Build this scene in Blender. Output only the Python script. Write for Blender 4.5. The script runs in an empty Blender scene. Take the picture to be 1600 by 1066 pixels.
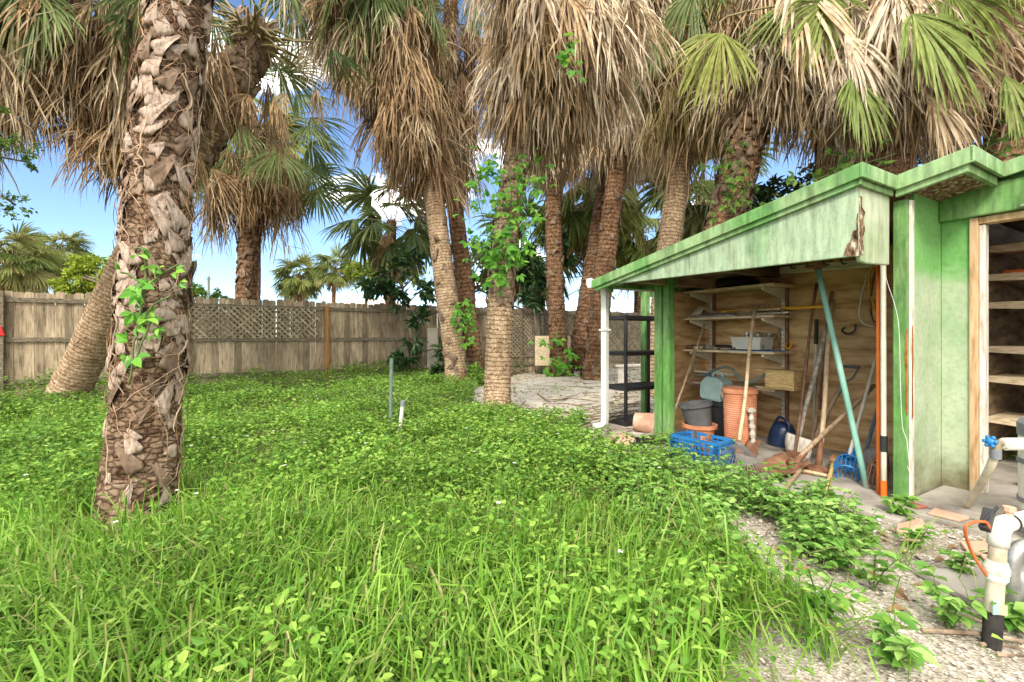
import bpy, math, random
import numpy as np
from mathutils import Vector
R = math.radians
rng = np.random.default_rng(7)
random.seed(7)
scene = bpy.context.scene
COL = scene.collection
# ---------------------------------------------------------------- camera geometry of the photograph
F_PX, H_CAM, CX, HY = 711.0, 1.15, 800.0, 524.0
def PX(x, y, Z):
    return np.array([(x-CX)/F_PX*Z, Z, H_CAM-(y-HY)/F_PX*Z])
def G(x, y, z=0.0):
    return PX(x, y, F_PX*(H_CAM-z)/(y-HY))
U = np.array([0.8648, 0.5022, 0.0])       # along the fence, into the shed
V = np.array([-0.5022, 0.8648, 0.0])      # along the front of the shed, away from us
UP = np.array([0, 0, 1.0])
P0 = np.array([2.567, 3.017, 0.0])        # foot of the near front post
def S(s, t, z=0.0):
    return P0 + s*V + t*U + z*UP
def RT(x, y, t):                           # a sight line meets the plane at depth t of the shed
    d = np.array([(x-CX)/F_PX, 1.0, -(y-HY)/F_PX]); o = np.array([0, 0, H_CAM])
    k = (t + (P0-o)[:2] @ U[:2]) / (d @ U)
    return o + k*d
def RS(x, y, s):
    d = np.array([(x-CX)/F_PX, 1.0, -(y-HY)/F_PX]); o = np.array([0, 0, H_CAM])
    k = (s + (P0-o)[:2] @ V[:2]) / (d @ V)
    return o + k*d
def nrm(v):
    v = np.asarray(v, float); n = np.linalg.norm(v, axis=-1, keepdims=True)
    return v/np.maximum(n, 1e-9)
def vnoise(p, seed=0):
    p = np.asarray(p, float); i = np.floor(p).astype(np.int64); f = p-i; f = f*f*(3-2*f)
    def h(a, b, c):
        n = (a*374761393 + b*668265263 + c*1274126177 + seed*974634777) & 0xffffffff
        n = ((n ^ (n >> 13))*1274126177) & 0xffffffff
        return ((n ^ (n >> 16)) & 0xffff)/65535.0
    r = 0
    for dx in (0, 1):
        for dy in (0, 1):
            for dz in (0, 1):
                w = (f[..., 0] if dx else 1-f[..., 0])*(f[..., 1] if dy else 1-f[..., 1])*(f[..., 2] if dz else 1-f[..., 2])
                r = r + w*h(i[..., 0]+dx, i[..., 1]+dy, i[..., 2]+dz)
    return r
def fbm(p, seed=0, o=3):
    r, a, s = 0, .5, 0
    for k in range(o):
        r = r + a*vnoise(np.asarray(p)*2**k, seed+k); s += a; a *= .5
    return r/s
# ---------------------------------------------------------------- mesh builder
class MB:
    def __init__(self): self.vs = []; self.fs = {}; self.n = 0; self.cur = 0; self.bark = None; self.tone = None; self.ts = []
    def add(self, V_, F_):
        V_ = np.asarray(V_, float).reshape(-1, 3)
        if not isinstance(F_, list): F_ = [F_]
        for f in F_:
            f = np.asarray(f, np.int64)
            if f.ndim == 1: f = f[None]
            self.fs.setdefault(f.shape[1], []).append((f+self.n, self.cur))
        if self.tone is not None: self.ts.append(np.full(len(V_), self.tone))
        self.vs.append(V_); self.n += len(V_)
        return self
    def hexa(self, c):                     # 8 corners: bottom ring 0-3, top ring 4-7
        return self.add(c, np.array([[3,2,1,0],[4,5,6,7],[0,1,5,4],[1,2,6,5],[2,3,7,6],[3,0,4,7]]))
    def edge(self, p, a, b, c):            # box from a corner and three edge vectors
        p, a, b, c = [np.asarray(q, float) for q in (p, a, b, c)]
        if np.dot(np.cross(a, b), c) < 0: a, b = b, a
        return self.hexa([p, p+a, p+a+b, p+b, p+c, p+a+c, p+a+b+c, p+b+c])
    def box(self, c, size, ax=(1,0,0), ay=(0,1,0), az=(0,0,1)):
        a, b, d = np.asarray(ax, float)*size[0], np.asarray(ay, float)*size[1], np.asarray(az, float)*size[2]
        return self.edge(np.asarray(c)-(a+b+d)/2, a, b, d)
    def sbox(self, s0, s1, t0, t1, z0, z1):
        return self.edge(S(s0, t0, z0), V*(s1-s0), U*(t1-t0), UP*(z1-z0))
    def bar(self, p, q, w, h, up=(0,0,1)): # rectangular bar from p to q
        p, q = np.asarray(p, float), np.asarray(q, float); d = nrm(q-p)
        x = np.cross(d, up)
        x = nrm(x) if np.linalg.norm(x) > 1e-4 else np.array([1., 0, 0])
        y = np.cross(x, d)
        return self.edge(p-x*w/2-y*h/2, x*w, y*h, q-p)
    def tube(self, pts, r, seg=8, caps=True, sx=1.0):
        pts = np.asarray(pts, float); n = len(pts)
        r = np.broadcast_to(np.asarray(r, float), (n,))
        t = nrm(np.gradient(pts, axis=0))
        ref = np.array([0, 0, 1.]) if abs(t[0][2]) < .9 else np.array([1., 0, 0])
        x = nrm(np.cross(ref, t[0])); X = []
        for k in range(n):
            x = nrm(x - t[k]*np.dot(x, t[k])); X.append(x)
        X = np.array(X); Y = np.cross(t, X)
        a = np.arange(seg)*2*np.pi/seg
        P = pts[:, None] + r[:, None, None]*(np.cos(a)[None, :, None]*X[:, None]*sx + np.sin(a)[None, :, None]*Y[:, None])
        F = []
        i = np.arange(n-1)[:, None]*seg; j = np.arange(seg)[None]; k = (j+1) % seg
        q = np.stack([i+j, i+k, i+seg+k, i+seg+j], -1).reshape(-1, 4)
        F = [q]
        if caps: F += [np.arange(seg)[::-1], (n-1)*seg+np.arange(seg)]
        return self.add(P.reshape(-1, 3), F)
    def lathe(self, prof, o, axis=(0,0,1), seg=24, caps=(True, True)):
        axis = nrm(axis); ref = np.array([0, 0, 1.]) if abs(axis[2]) < .9 else np.array([1., 0, 0])
        x = nrm(np.cross(ref, axis)); y = np.cross(axis, x)
        a = np.arange(seg)*2*np.pi/seg; o = np.asarray(o, float)
        ring = np.cos(a)[:, None]*x + np.sin(a)[:, None]*y
        P = np.concatenate([o + axis*z + ring*r for r, z in prof])
        n = len(prof); i = np.arange(n-1)[:, None]*seg; j = np.arange(seg)[None]; k = (j+1) % seg
        F = [np.stack([i+j, i+k, i+seg+k, i+seg+j], -1).reshape(-1, 4)]
        if caps[0]: F.append(np.arange(seg)[::-1])
        if caps[1]: F.append((n-1)*seg+np.arange(seg))
        return self.add(P, F)
    def prism(self, poly, vec):
        poly = np.asarray(poly, float); n = len(poly); vec = np.asarray(vec, float)
        nn = np.zeros(3)
        for k in range(1, n-1): nn += np.cross(poly[k]-poly[0], poly[k+1]-poly[0])
        if np.dot(nn, vec) < 0: poly = poly[::-1]
        j = np.arange(n); k = (j+1) % n
        return self.add(np.concatenate([poly, poly+vec]), [np.stack([j, k, n+k, n+j], -1), j[::-1], n+j])
    def ball(self, c, r, seg=12, rings=8, scale=(1,1,1), jit=0, seed=0):
        th = np.linspace(0, np.pi, rings+1); ph = np.arange(seg)*2*np.pi/seg
        d = np.stack([np.sin(th)[:, None]*np.cos(ph), np.sin(th)[:, None]*np.sin(ph), np.cos(th)[:, None]+0*ph], -1)
        rr = r*(1+jit*(fbm(d*2+seed*7.1, seed)-.5)*2) if jit else r
        P = np.asarray(c)+d*(rr[..., None] if jit else rr)*np.asarray(scale)
        i = np.arange(rings)[:, None]*seg; j = np.arange(seg)[None]; k = (j+1) % seg
        return self.add(P.reshape(-1, 3), np.stack([i+j, i+seg+j, i+seg+k, i+k], -1).reshape(-1, 4))
    def data(self, name, base, smooth):
        me = bpy.data.meshes.new(name)
        Vv = np.concatenate(self.vs) - np.asarray(base)
        me.vertices.add(len(Vv)); me.vertices.foreach_set('co', Vv.astype(np.float32).ravel())
        li, ls, mi, o = [], [], [], 0
        for k, fl in self.fs.items():
            f = np.concatenate([q for q, m in fl]); li.append(f.ravel()); ls.append(o+np.arange(len(f))*k); o += f.size; mi += [np.full(len(q), m) for q, m in fl]
        li = np.concatenate(li); ls = np.concatenate(ls)
        me.loops.add(len(li)); me.loops.foreach_set('vertex_index', li.astype(np.int32))
        me.polygons.add(len(ls)); me.polygons.foreach_set('loop_start', ls.astype(np.int32))
        me.polygons.foreach_set('use_smooth', np.full(len(ls), bool(smooth)))
        if self.ts:
            me.attributes.new('tone', 'FLOAT', 'POINT').data.foreach_set('value', np.concatenate(self.ts).astype(np.float32))
        if self.bark is not None:
            at_ = me.attributes.new('bark', 'FLOAT_VECTOR', 'POINT'); bk = np.zeros((len(Vv), 3)); bk[:len(self.bark)] = self.bark; at_.data.foreach_set('vector', bk.astype(np.float32).ravel())
        me.polygons.foreach_set('material_index', np.concatenate(mi).astype(np.int32)); me.update(calc_edges=True); me.validate()
        return me
BASE = {}
def _finish(o, mat, bevel):
    for m_ in (mat if isinstance(mat, (list, tuple)) else [mat]): o.data.materials.append(m_)
    if bevel:
        b = o.modifiers.new('bevel', 'BEVEL'); b.width = bevel; b.segments = 2; b.limit_method = 'ANGLE'
def tag(o, label=None, cat=None, group=None, kind=None):
    if label: o['label'] = label
    if cat: o['category'] = cat
    if group: o['group'] = group
    if kind: o['kind'] = kind
    return o
def thing(name, label, cat, loc, group=None):
    o = bpy.data.objects.new(name, None); COL.objects.link(o); o.empty_display_size = .1
    o.location = Vector(loc); BASE[o.name] = np.asarray(loc, float)
    return tag(o, label, cat, group)
def part(name, mb, mat, parent, bevel=0, smooth=False, label=None, kind=None):
    b = BASE[parent.name]
    o = bpy.data.objects.new(name, mb.data(name, b, smooth)); COL.objects.link(o)
    o.parent = parent; BASE[o.name] = b; _finish(o, mat, bevel)
    return tag(o, label, kind=kind)
def single(name, mb, mat, label, cat, group=None, bevel=0, smooth=False, kind=None):
    A = np.concatenate(mb.vs); b = (A.min(0)+A.max(0))/2; b[2] = A[:, 2].min()
    o = bpy.data.objects.new(name, mb.data(name, b, smooth)); COL.objects.link(o)
    o.location = Vector(b); BASE[o.name] = b; _finish(o, mat, bevel)
    return tag(o, label, cat, group, kind)
def struct(name, mb, mat, smooth=False, bevel=0, kind='structure'):
    o = bpy.data.objects.new(name, mb.data(name, (0,0,0), smooth)); COL.objects.link(o)
    _finish(o, mat, bevel); o['kind'] = kind
    return o
# ---------------------------------------------------------------- materials
def srgb(r, g, b):
    return tuple(((c/255)/12.92 if c/255 <= .04045 else ((c/255+.055)/1.055)**2.4) for c in (r, g, b))+(1,)
class NT:
    def __init__(self, name):
        self.m = bpy.data.materials.new(name); self.m.use_nodes = True
        self.t = self.m.node_tree; self.t.nodes.clear()
        self.out = self.n('ShaderNodeOutputMaterial')
    def n(self, ty, **kw):
        x = self.t.nodes.new(ty)
        for k, v in kw.items():
            if k.startswith('i_'): x.inputs[k[2:].replace('_', ' ')].default_value = v
            else: setattr(x, k, v)
        return x
    def l(self, a, b): self.t.links.new(a, b)
    def coord(self, scale=(1,1,1), rot=(0,0,0)):
        tc = self.n('ShaderNodeTexCoord'); mp = self.n('ShaderNodeMapping')
        mp.inputs['Scale'].default_value = scale; mp.inputs['Rotation'].default_value = rot
        self.l(tc.outputs['Object'], mp.inputs['Vector']); return mp.outputs['Vector']
    def noise(self, vec, scale, detail=5, rough=.6, dist=0):
        x = self.n('ShaderNodeTexNoise', i_Scale=scale, i_Detail=detail, i_Roughness=rough, i_Distortion=dist)
        self.l(vec, x.inputs['Vector']); return x.outputs['Fac']
    def ramp(self, fac, stops, interp='LINEAR'):
        x = self.n('ShaderNodeValToRGB'); e = x.color_ramp.elements; x.color_ramp.interpolation = interp
        while len(e) < len(stops): e.new(.5)
        for k, (p, c) in enumerate(stops):
            e[k].position = p; e[k].color = c if len(c) == 4 else tuple(c)+(1,)
        self.l(fac, x.inputs['Fac']); return x.outputs['Color']
    def mix(self, fac, a, b, blend='MIX'):
        x = self.n('ShaderNodeMix', data_type='RGBA', blend_type=blend)
        for v, s in ((fac, 0), (a, 6), (b, 7)):
            if hasattr(v, 'is_linked'): self.l(v, x.inputs[s])
            else: x.inputs[s].default_value = v
        return x.outputs[2]
    def math(self, op, a, b=0.0, clamp=False):
        x = self.n('ShaderNodeMath', operation=op, use_clamp=clamp)
        for k, v in enumerate((a, b)):
            if hasattr(v, 'is_linked'): self.l(v, x.inputs[k])
            else: x.inputs[k].default_value = v
        return x.outputs[0]
    def island(self): return self.n('ShaderNodeNewGeometry').outputs['Random Per Island']
    def shade(self, col, rough=.8, bump=None, bs=.3, bd=.01, spec=.3, metal=0, transl=0, tint=None):
        p = self.n('ShaderNodeBsdfPrincipled')
        if hasattr(col, 'is_linked'): self.l(col, p.inputs['Base Color'])
        else: p.inputs['Base Color'].default_value = col
        if hasattr(rough, 'is_linked'): self.l(rough, p.inputs['Roughness'])
        else: p.inputs['Roughness'].default_value = rough
        p.inputs['Specular IOR Level'].default_value = spec; p.inputs['Metallic'].default_value = metal
        if bump is not None:
            b = self.n('ShaderNodeBump', i_Strength=bs, i_Distance=bd); self.l(bump, b.inputs['Height'])
            self.l(b.outputs['Normal'], p.inputs['Normal'])
        sh = p.outputs[0]
        if transl:
            tr = self.n('ShaderNodeBsdfTranslucent')
            if hasattr(col, 'is_linked'): self.l(col, tr.inputs['Color'])
            else: tr.inputs['Color'].default_value = col
            ms = self.n('ShaderNodeMixShader', i_Fac=transl)
            self.l(sh, ms.inputs[1]); self.l(tr.outputs[0], ms.inputs[2]); sh = ms.outputs[0]
        self.l(sh, self.out.inputs['Surface']); return self.m
def m_simple(name, cols, nscale=8, stretch=(1,1,1), rough=.7, bs=.3, bd=.005, spec=.3, metal=0, isl=.0, rot=(0,0,0), detail=6, lo=.3, hi=.7):
    t = NT(name); v = t.coord(stretch, rot); f = t.noise(v, nscale, detail, .62)
    st = [(lo+(hi-lo)*k/max(1, len(cols)-1), c) for k, c in enumerate(cols)]
    c = t.ramp(f, st)
    if isl:
        mr = t.n('ShaderNodeMapRange'); t.l(t.island(), mr.inputs['Value'])
        mr.inputs['To Min'].default_value = 1-isl; mr.inputs['To Max'].default_value = 1+isl
        h = t.n('ShaderNodeHueSaturation'); t.l(c, h.inputs['Color']); t.l(mr.outputs[0], h.inputs['Value']); c = h.outputs[0]
    return t.shade(c, rough, f, bs, bd, spec, metal)
def m_leaf(name, cols, transl=.3, rough=.55, spec=.25, nscale=0, dark=.6):
    t = NT(name); n = len(cols)
    c = t.ramp(t.island(), [(k/max(1, n-1), q) for k, q in enumerate(cols)])
    if nscale:                             # large patches of duller growth
        f = t.noise(t.coord(), nscale, 3)
        c = t.mix(1.0, c, t.ramp(f, [(.36, (dark,)*3), (.62, (1,1,1))]), 'MULTIPLY')
    return t.shade(c, rough, None, spec=spec, transl=transl)
def m_paint(name, green, pale, amount=.5, peel=.0, under=(.12,.07,.04,1), streak=3, grime=.35):
    t = NT(name); v = t.coord()
    big = t.noise(v, 2.2, 6, .6); fine = t.noise(t.coord((1,1,.25)), 22, 6, .65); sp = t.noise(v, 60, 4); drip = t.noise(t.coord((1,1,.07)), 13, 5, .6)
    c = t.mix(t.ramp(big, [(.62-amount*.45, (0,0,0)), (.8-amount*.45, (1,1,1))]), green, pale)
    c = t.mix(1.0, c, t.ramp(fine, [(.3, (1-grime,)*3), (.62, (1,1,1))]), 'MULTIPLY')
    c = t.mix(1.0, c, t.ramp(sp, [(.25, (.8,.8,.8)), (.5, (1,1,1))]), 'MULTIPLY')
    c = t.mix(1.0, c, t.ramp(drip, [(.36, (1-grime*.75, 1-grime*.8, 1-grime*.85)), (.5, (1,1,1))]), 'MULTIPLY')
    if peel:
        f = t.noise(v, 9, 7, .7)
        pk = t.ramp(f, [(.74-peel*.2, (0,0,0)), (.755-peel*.2, (1,1,1))])
        c = t.mix(pk, c, under)
    return t.shade(c, .62, fine, .25, .004, spec=.35)
def c4(*a): return tuple(a)+(1,)
# ---------------------------------------------------------------- the materials of the place
M = {}
M['fence'] = None
def _fence():
    t = NT('weathered_fence_wood'); v0 = t.coord((9,9,.7)); va = t.n('ShaderNodeVectorMath', operation='ADD'); t.l(v0, va.inputs[0]); cb = t.n('ShaderNodeCombineXYZ'); t.l(t.math('MULTIPLY', t.island(), 60.0), cb.inputs[2]); t.l(cb.outputs[0], va.inputs[1]); g = t.noise(va.outputs[0], 5, 8, .65)
    c = t.ramp(g, [(.28, c4(.09,.07,.045)), (.46, c4(.37,.29,.19)), (.72, c4(.56,.475,.345))])
    mr = t.n('ShaderNodeMapRange'); t.l(t.island(), mr.inputs['Value']); mr.inputs['To Min'].default_value = .5; mr.inputs['To Max'].default_value = 1.15
    h = t.n('ShaderNodeHueSaturation'); t.l(c, h.inputs['Color']); t.l(mr.outputs[0], h.inputs['Value']); c = h.outputs[0]
    st = t.noise(t.coord((1.6,1.6,.5)), 2.2, 6, .7)       # mildew
    c = t.mix(t.ramp(st, [(.44, (0,0,0)), (.68, (.75,)*3)]), c, c4(.07,.055,.036))
    al = t.noise(t.coord((1,1,.4)), 1.3, 4); c = t.mix(t.ramp(al, [(.5, (0,0,0)), (.75, (.3,)*3)]), c, c4(.10,.11,.05))
    return t.shade(c, .9, g, .6, .006, spec=.15)
M['fence'] = _fence()
M['rail'] = m_simple('grey_rail_wood', [c4(.05,.04,.028), c4(.17,.145,.10), c4(.3,.26,.19)], 6, (3,3,8), .9, .5, .006, .15)
M['new_post'] = m_simple('brown_post_wood', [c4(.17,.08,.025), c4(.32,.16,.05), c4(.4,.22,.08)], 6, (8,8,.7), .8, .4)
M['lattice'] = m_simple('lattice_wood', [c4(.11,.095,.065), c4(.28,.24,.16), c4(.42,.37,.27)], 14, (1,1,1), .9, .4, .004, .15, isl=.25)
M['ground'] = m_simple('soil', [c4(.05,.035,.02), c4(.11,.08,.045), c4(.16,.13,.08)], 6, rough=1, bs=.6, bd=.02, spec=.1)
def _gravel():
    t = NT('shell_gravel_bed'); v = t.coord()
    vo = t.n('ShaderNodeTexVoronoi', i_Scale=75.0); t.l(v, vo.inputs['Vector'])
    big = t.noise(v, 1.6, 6, .65); fine = t.noise(v, 40, 5, .7)
    c = t.ramp(fine, [(.3, c4(.17,.14,.11)), (.5, c4(.42,.38,.315)), (.7, c4(.6,.55,.475))])
    bw = t.n('ShaderNodeRGBToBW'); t.l(vo.outputs['Color'], bw.inputs[0]); c2 = t.mix(.7, c, bw.outputs[0], 'SOFT_LIGHT')
    c = t.mix(t.ramp(big, [(.45, (0,0,0)), (.68, (.8,)*3)]), c2, c4(.2,.155,.11))
    return t.shade(c, .95, t.math('ADD', vo.outputs['Distance'], fine), .7, .012, spec=.15)
M['gravel'] = _gravel()
M['sand'] = m_simple('pale_dry_sand', [c4(.3,.26,.21), c4(.5,.455,.39), c4(.62,.58,.51)], 2.6, rough=1, bs=.5, bd=.02, spec=.1, detail=9)
M['concrete'] = m_simple('stained_concrete', [c4(.12,.105,.085), c4(.34,.31,.27), c4(.46,.43,.38)], 2.5, rough=.92, bs=.4, bd=.006, spec=.2, detail=9)
M['shell'] = m_simple('shell_chip', [c4(.3,.26,.21), c4(.62,.57,.49)], 20, rough=.8, isl=.3)
M['twig'] = m_simple('dry_twig', [c4(.07,.045,.03), c4(.22,.16,.11), c4(.36,.28,.2)], 14, rough=.95, isl=.35)
M['litter'] = m_simple('dead_leaf', [c4(.12,.07,.035), c4(.33,.21,.11), c4(.45,.33,.2)], 6, rough=.9, isl=.4)
# plants
M['grass'] = m_leaf('long_grass', [c4(.09,.25,.026), c4(.18,.39,.04), c4(.28,.5,.065), c4(.145,.33,.034), c4(.36,.54,.11), c4(.22,.43,.05), c4(.25,.45,.055), c4(.48,.42,.2)], .38, .42, .3, .8, .72)
M['weed'] = m_leaf('ground_weed_leaf', [c4(.085,.215,.03), c4(.165,.34,.045), c4(.25,.44,.06), c4(.36,.52,.1)], .3, .5, .25, .7, .68)
M['flower'] = m_leaf('white_petal', [c4(.8,.8,.74), c4(.85,.84,.8)], .2)
M['bush'] = m_leaf('tall_weed_leaf', [c4(.09,.24,.035), c4(.17,.36,.06), c4(.27,.45,.11), c4(.35,.5,.15)], .32)
M['stem'] = m_simple('green_stem', [c4(.07,.12,.03), c4(.14,.18,.06)], 20, rough=.7)
M['vine'] = m_leaf('vine_leaf', [c4(.06,.22,.025), c4(.11,.34,.035), c4(.18,.44,.05), c4(.3,.53,.07)], .38, .4, .35)
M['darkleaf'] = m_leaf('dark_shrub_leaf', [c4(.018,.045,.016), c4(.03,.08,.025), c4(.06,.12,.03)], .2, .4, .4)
M['midleaf'] = m_leaf('tree_leaf', [c4(.05,.11,.02), c4(.1,.2,.03), c4(.2,.3,.05)], .3)
M['yelleaf'] = m_leaf('yellow_green_leaf', [c4(.16,.24,.02), c4(.3,.4,.04), c4(.42,.48,.07)], .35)
def m_frond(name, cols, transl, rough=.6):
    t = NT(name); n = len(cols)
    tn = t.n('ShaderNodeAttribute', attribute_name='tone'); c = t.ramp(t.math('ADD', t.math('MULTIPLY', tn.outputs['Fac'], .72), t.math('MULTIPLY', t.island(), .28)), [(k/max(1, n-1), q) for k, q in enumerate(cols)])
    f = t.noise(t.coord((1,1,1)), 9, 4); c = t.mix(1.0, c, t.ramp(f, [(.3, (.6,.55,.5)), (.6, (1,1,1))]), 'MULTIPLY')
    return t.shade(c, rough, None, spec=.2, transl=transl)
M['dead'] = m_frond('dead_frond', [c4(.2,.13,.07), c4(.36,.25,.14), c4(.52,.38,.22), c4(.64,.49,.31), c4(.6,.52,.4), c4(.72,.62,.47), c4(.8,.72,.58)], .2)
M['dead_dark'] = m_frond('dead_frond_brown', [c4(.13,.075,.04), c4(.25,.16,.085), c4(.4,.27,.15), c4(.5,.36,.2), c4(.55,.46,.32), c4(.66,.54,.37)], .2)
M['dead_tan'] = m_frond('dead_frond_tan', [c4(.4,.29,.13), c4(.55,.42,.24), c4(.36,.33,.09), c4(.66,.52,.33), c4(.3,.19,.08), c4(.7,.58,.4)], .22)
M['frond'] = m_frond('live_frond', [c4(.08,.13,.045), c4(.15,.22,.07), c4(.24,.31,.11), c4(.12,.18,.06), c4(.34,.38,.15)], .3, .45)
M['frond_yel'] = m_frond('yellowing_frond', [c4(.13,.2,.05), c4(.24,.32,.08), c4(.34,.38,.1), c4(.44,.39,.17)], .34, .45)
M['frond_far'] = m_frond('distant_frond', [c4(.09,.14,.035), c4(.18,.24,.06), c4(.28,.32,.1), c4(.36,.32,.15)], .3)
def m_trunk(name, cols, ring=0, fine=30, zs=.35, bs=.8, bd=.02, spec=.1, dark=.5):
    t = NT(name); v = t.coord(); a = t.noise(v, 5, 8, .68); b = t.noise(t.coord((1,1,zs)), fine, 6, .7)
    f = t.math('MULTIPLY', t.math('ADD', a, b), .5)
    c = t.ramp(f, [(.36+.28*k/(len(cols)-1), q) for k, q in enumerate(cols)])
    big = t.noise(v, 1.7, 4); c = t.mix(1.0, c, t.ramp(big, [(.35, (dark,dark,dark)), (.62, (1,1,1))]), 'MULTIPLY')
    hgt = b
    if ring:
        w = t.n('ShaderNodeTexWave', wave_type='BANDS', bands_direction='Z', i_Scale=ring, i_Distortion=5.0, i_Detail=3.0)
        w.inputs['Detail Scale'].default_value = 2.0
        t.l(v, w.inputs['Vector']); hgt = t.math('ADD', b, w.outputs['Fac'])
        c = t.mix(1.0, c, t.ramp(w.outputs['Fac'], [(.05, (.55,.5,.45)), (.45, (1,1,1))]), 'MULTIPLY')
    return t.shade(c, .95, hgt, bs, bd, spec=spec)
def m_bark(name, cols, sx, sy, rnd, wid, bs, dark, rows=0, blot=.55):
    t = NT(name); a = t.n('ShaderNodeAttribute', attribute_name='bark'); mp = t.n('ShaderNodeMapping'); mp.inputs['Scale'].default_value = (sx, sy, 1); t.l(a.outputs['Vector'], mp.inputs['Vector'])
    wob = t.n('ShaderNodeTexNoise', i_Scale=5.0, i_Detail=4.0); t.l(a.outputs['Vector'], wob.inputs['Vector'])
    ad = t.n('ShaderNodeVectorMath', operation='ADD'); t.l(mp.outputs[0], ad.inputs[0]); t.l(wob.outputs['Color'], ad.inputs[1])
    vo = t.n('ShaderNodeTexVoronoi', feature='DISTANCE_TO_EDGE', i_Scale=1.0, i_Randomness=rnd); t.l(ad.outputs[0], vo.inputs['Vector'])
    vc = t.n('ShaderNodeTexVoronoi', feature='F1', i_Scale=1.0, i_Randomness=rnd); t.l(ad.outputs[0], vc.inputs['Vector']); bw = t.n('ShaderNodeRGBToBW'); t.l(vc.outputs['Color'], bw.inputs[0])
    m2 = t.n('ShaderNodeMapping'); m2.inputs['Scale'].default_value = (80, 26, 1); t.l(a.outputs['Vector'], m2.inputs['Vector']); fib = t.noise(m2.outputs[0], 1.0, 6, .7); v = t.coord(); a5 = t.noise(v, 7, 8, .7)
    f = t.math('ADD', t.math('MULTIPLY', t.math('ADD', fib, a5), .4), t.math('MULTIPLY', bw.outputs[0], .2))
    c = t.ramp(f, [(.34+.3*k/(len(cols)-1), q) for k, q in enumerate(cols)])
    cr = t.ramp(vo.outputs['Distance'], [(0, (dark, dark*.9, dark*.8)), (wid, (1, 1, 1))]); c = t.mix(1.0, c, cr, 'MULTIPLY')
    if rows:
        sp_ = t.n('ShaderNodeSeparateXYZ'); t.l(a.outputs['Vector'], sp_.inputs[0]); wv = t.math('SINE', t.math('ADD', t.math('MULTIPLY', sp_.outputs['Y'], rows*6.283), t.math('MULTIPLY', a5, 9.0))); rw = t.ramp(t.math('ADD', t.math('MULTIPLY', wv, .5), .5), [(.0, (.5,.46,.42)), (.3, (1,1,1))]); c = t.mix(1.0, c, rw, 'MULTIPLY'); cr = t.mix(.7, cr, rw)
    big = t.noise(v, 1.7, 4); c = t.mix(1.0, c, t.ramp(big, [(.34, (blot,blot*.96,blot*.92)), (.62, (1,1,1))]), 'MULTIPLY')
    h = t.math('ADD', t.math('MULTIPLY', cr, 1.0), t.math('MULTIPLY', fib, .5))
    return t.shade(c, .95, h, bs, .015, spec=.1)
M['trunk_big'] = m_bark('shaggy_palm_bark', [c4(.035,.024,.017), c4(.16,.10,.065), c4(.33,.23,.155), c4(.46,.35,.26)], 20, 30, .9, .22, .8, .42)
M['trunk_ring'] = m_bark('woven_palm_bark', [c4(.2,.13,.08), c4(.5,.37,.24), c4(.72,.59,.42)], 30, 24, .9, .2, .7, .62, 15, .75)
M['trunk_red'] = m_bark('reddish_palm_bark', [c4(.10,.055,.03), c4(.34,.2,.115), c4(.54,.37,.24)], 24, 19, 1.0, .25, .9, .5, 9, .6)
def _boot():
    t = NT('old_leaf_base'); v = t.coord(); g = t.noise(t.coord((1,1,.22)), 60, 7, .7); b = t.noise(v, 11, 6, .7); d = t.noise(v, 26, 5, .7)
    c = t.ramp(g, [(.3, c4(.13,.095,.075)), (.48, c4(.36,.275,.215)), (.72, c4(.52,.43,.35))])
    c = t.mix(t.ramp(b, [(.56, (0,0,0)), (.7, (.6,)*3)]), c, c4(.52,.46,.39)); c = t.mix(t.ramp(d, [(.58, (0,0,0)), (.7, (.85,)*3)]), c, c4(.055,.038,.028))
    return t.shade(c, .95, t.math('ADD', g, t.math('MULTIPLY', d, -.6)), .8, .008, spec=.1)
M['boot'] = _boot()
M['boot_red'] = m_trunk('brown_leaf_base', [c4(.08,.055,.04), c4(.26,.18,.125), c4(.43,.33,.245)], 0, 18, .3, .6, .008)
M['fibre_pale'] = m_simple('pale_fibre', [c4(.3,.2,.12), c4(.5,.38,.27)], 12, rough=.95, isl=.3)
M['fibre'] = m_simple('palm_fibre', [c4(.13,.065,.035), c4(.32,.18,.1), c4(.48,.34,.22)], 12, rough=.95, isl=.4)
M['petiole'] = m_simple('petiole', [c4(.17,.15,.06), c4(.33,.27,.13)], 5, rough=.6, isl=.3)
M['bark'] = m_simple('tree_bark', [c4(.05,.04,.03), c4(.15,.12,.09), c4(.24,.2,.16)], 12, (1,1,.3), rough=.95, bs=.7)
# shed
GREEN = c4(.13,.36,.10); PALE = c4(.36,.52,.33); PALER = c4(.55,.66,.47)
M['green'] = m_paint('green_paint', c4(.13,.32,.075), c4(.23,.41,.15), .4, .14, grime=.5)
M['green_trim'] = m_paint('green_trim_paint', c4(.15,.35,.10), c4(.3,.46,.21), .5, .12, grime=.45)
M['panel'] = m_paint('faded_green_panel', c4(.23,.39,.19), c4(.40,.52,.34), .75, .16, under=(.33,.27,.19,1), grime=.42)
def _return():
    t = NT('pale_rotting_panel'); v = t.coord(); big = t.noise(v, 3, 6); fine = t.noise(t.coord((1,1,.25)), 22, 6)
    c = t.mix(t.ramp(big, [(.35, (0,0,0)), (.6, (1,1,1))]), c4(.29,.39,.21), c4(.45,.5,.36))
    c = t.mix(1.0, c, t.ramp(fine, [(.3, (.7,.7,.66)), (.6, (1,1,1))]), 'MULTIPLY')
    return t.shade(c, .7, fine, .3, .005)
M['return'] = _return()
M['rot'] = m_simple('rotten_wood', [c4(.035,.02,.013), c4(.14,.08,.05), c4(.24,.16,.10), c4(.62,.58,.48)], 38, (1,1,.45), .95, .9, .01, .1, lo=.36, hi=.64)
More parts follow.
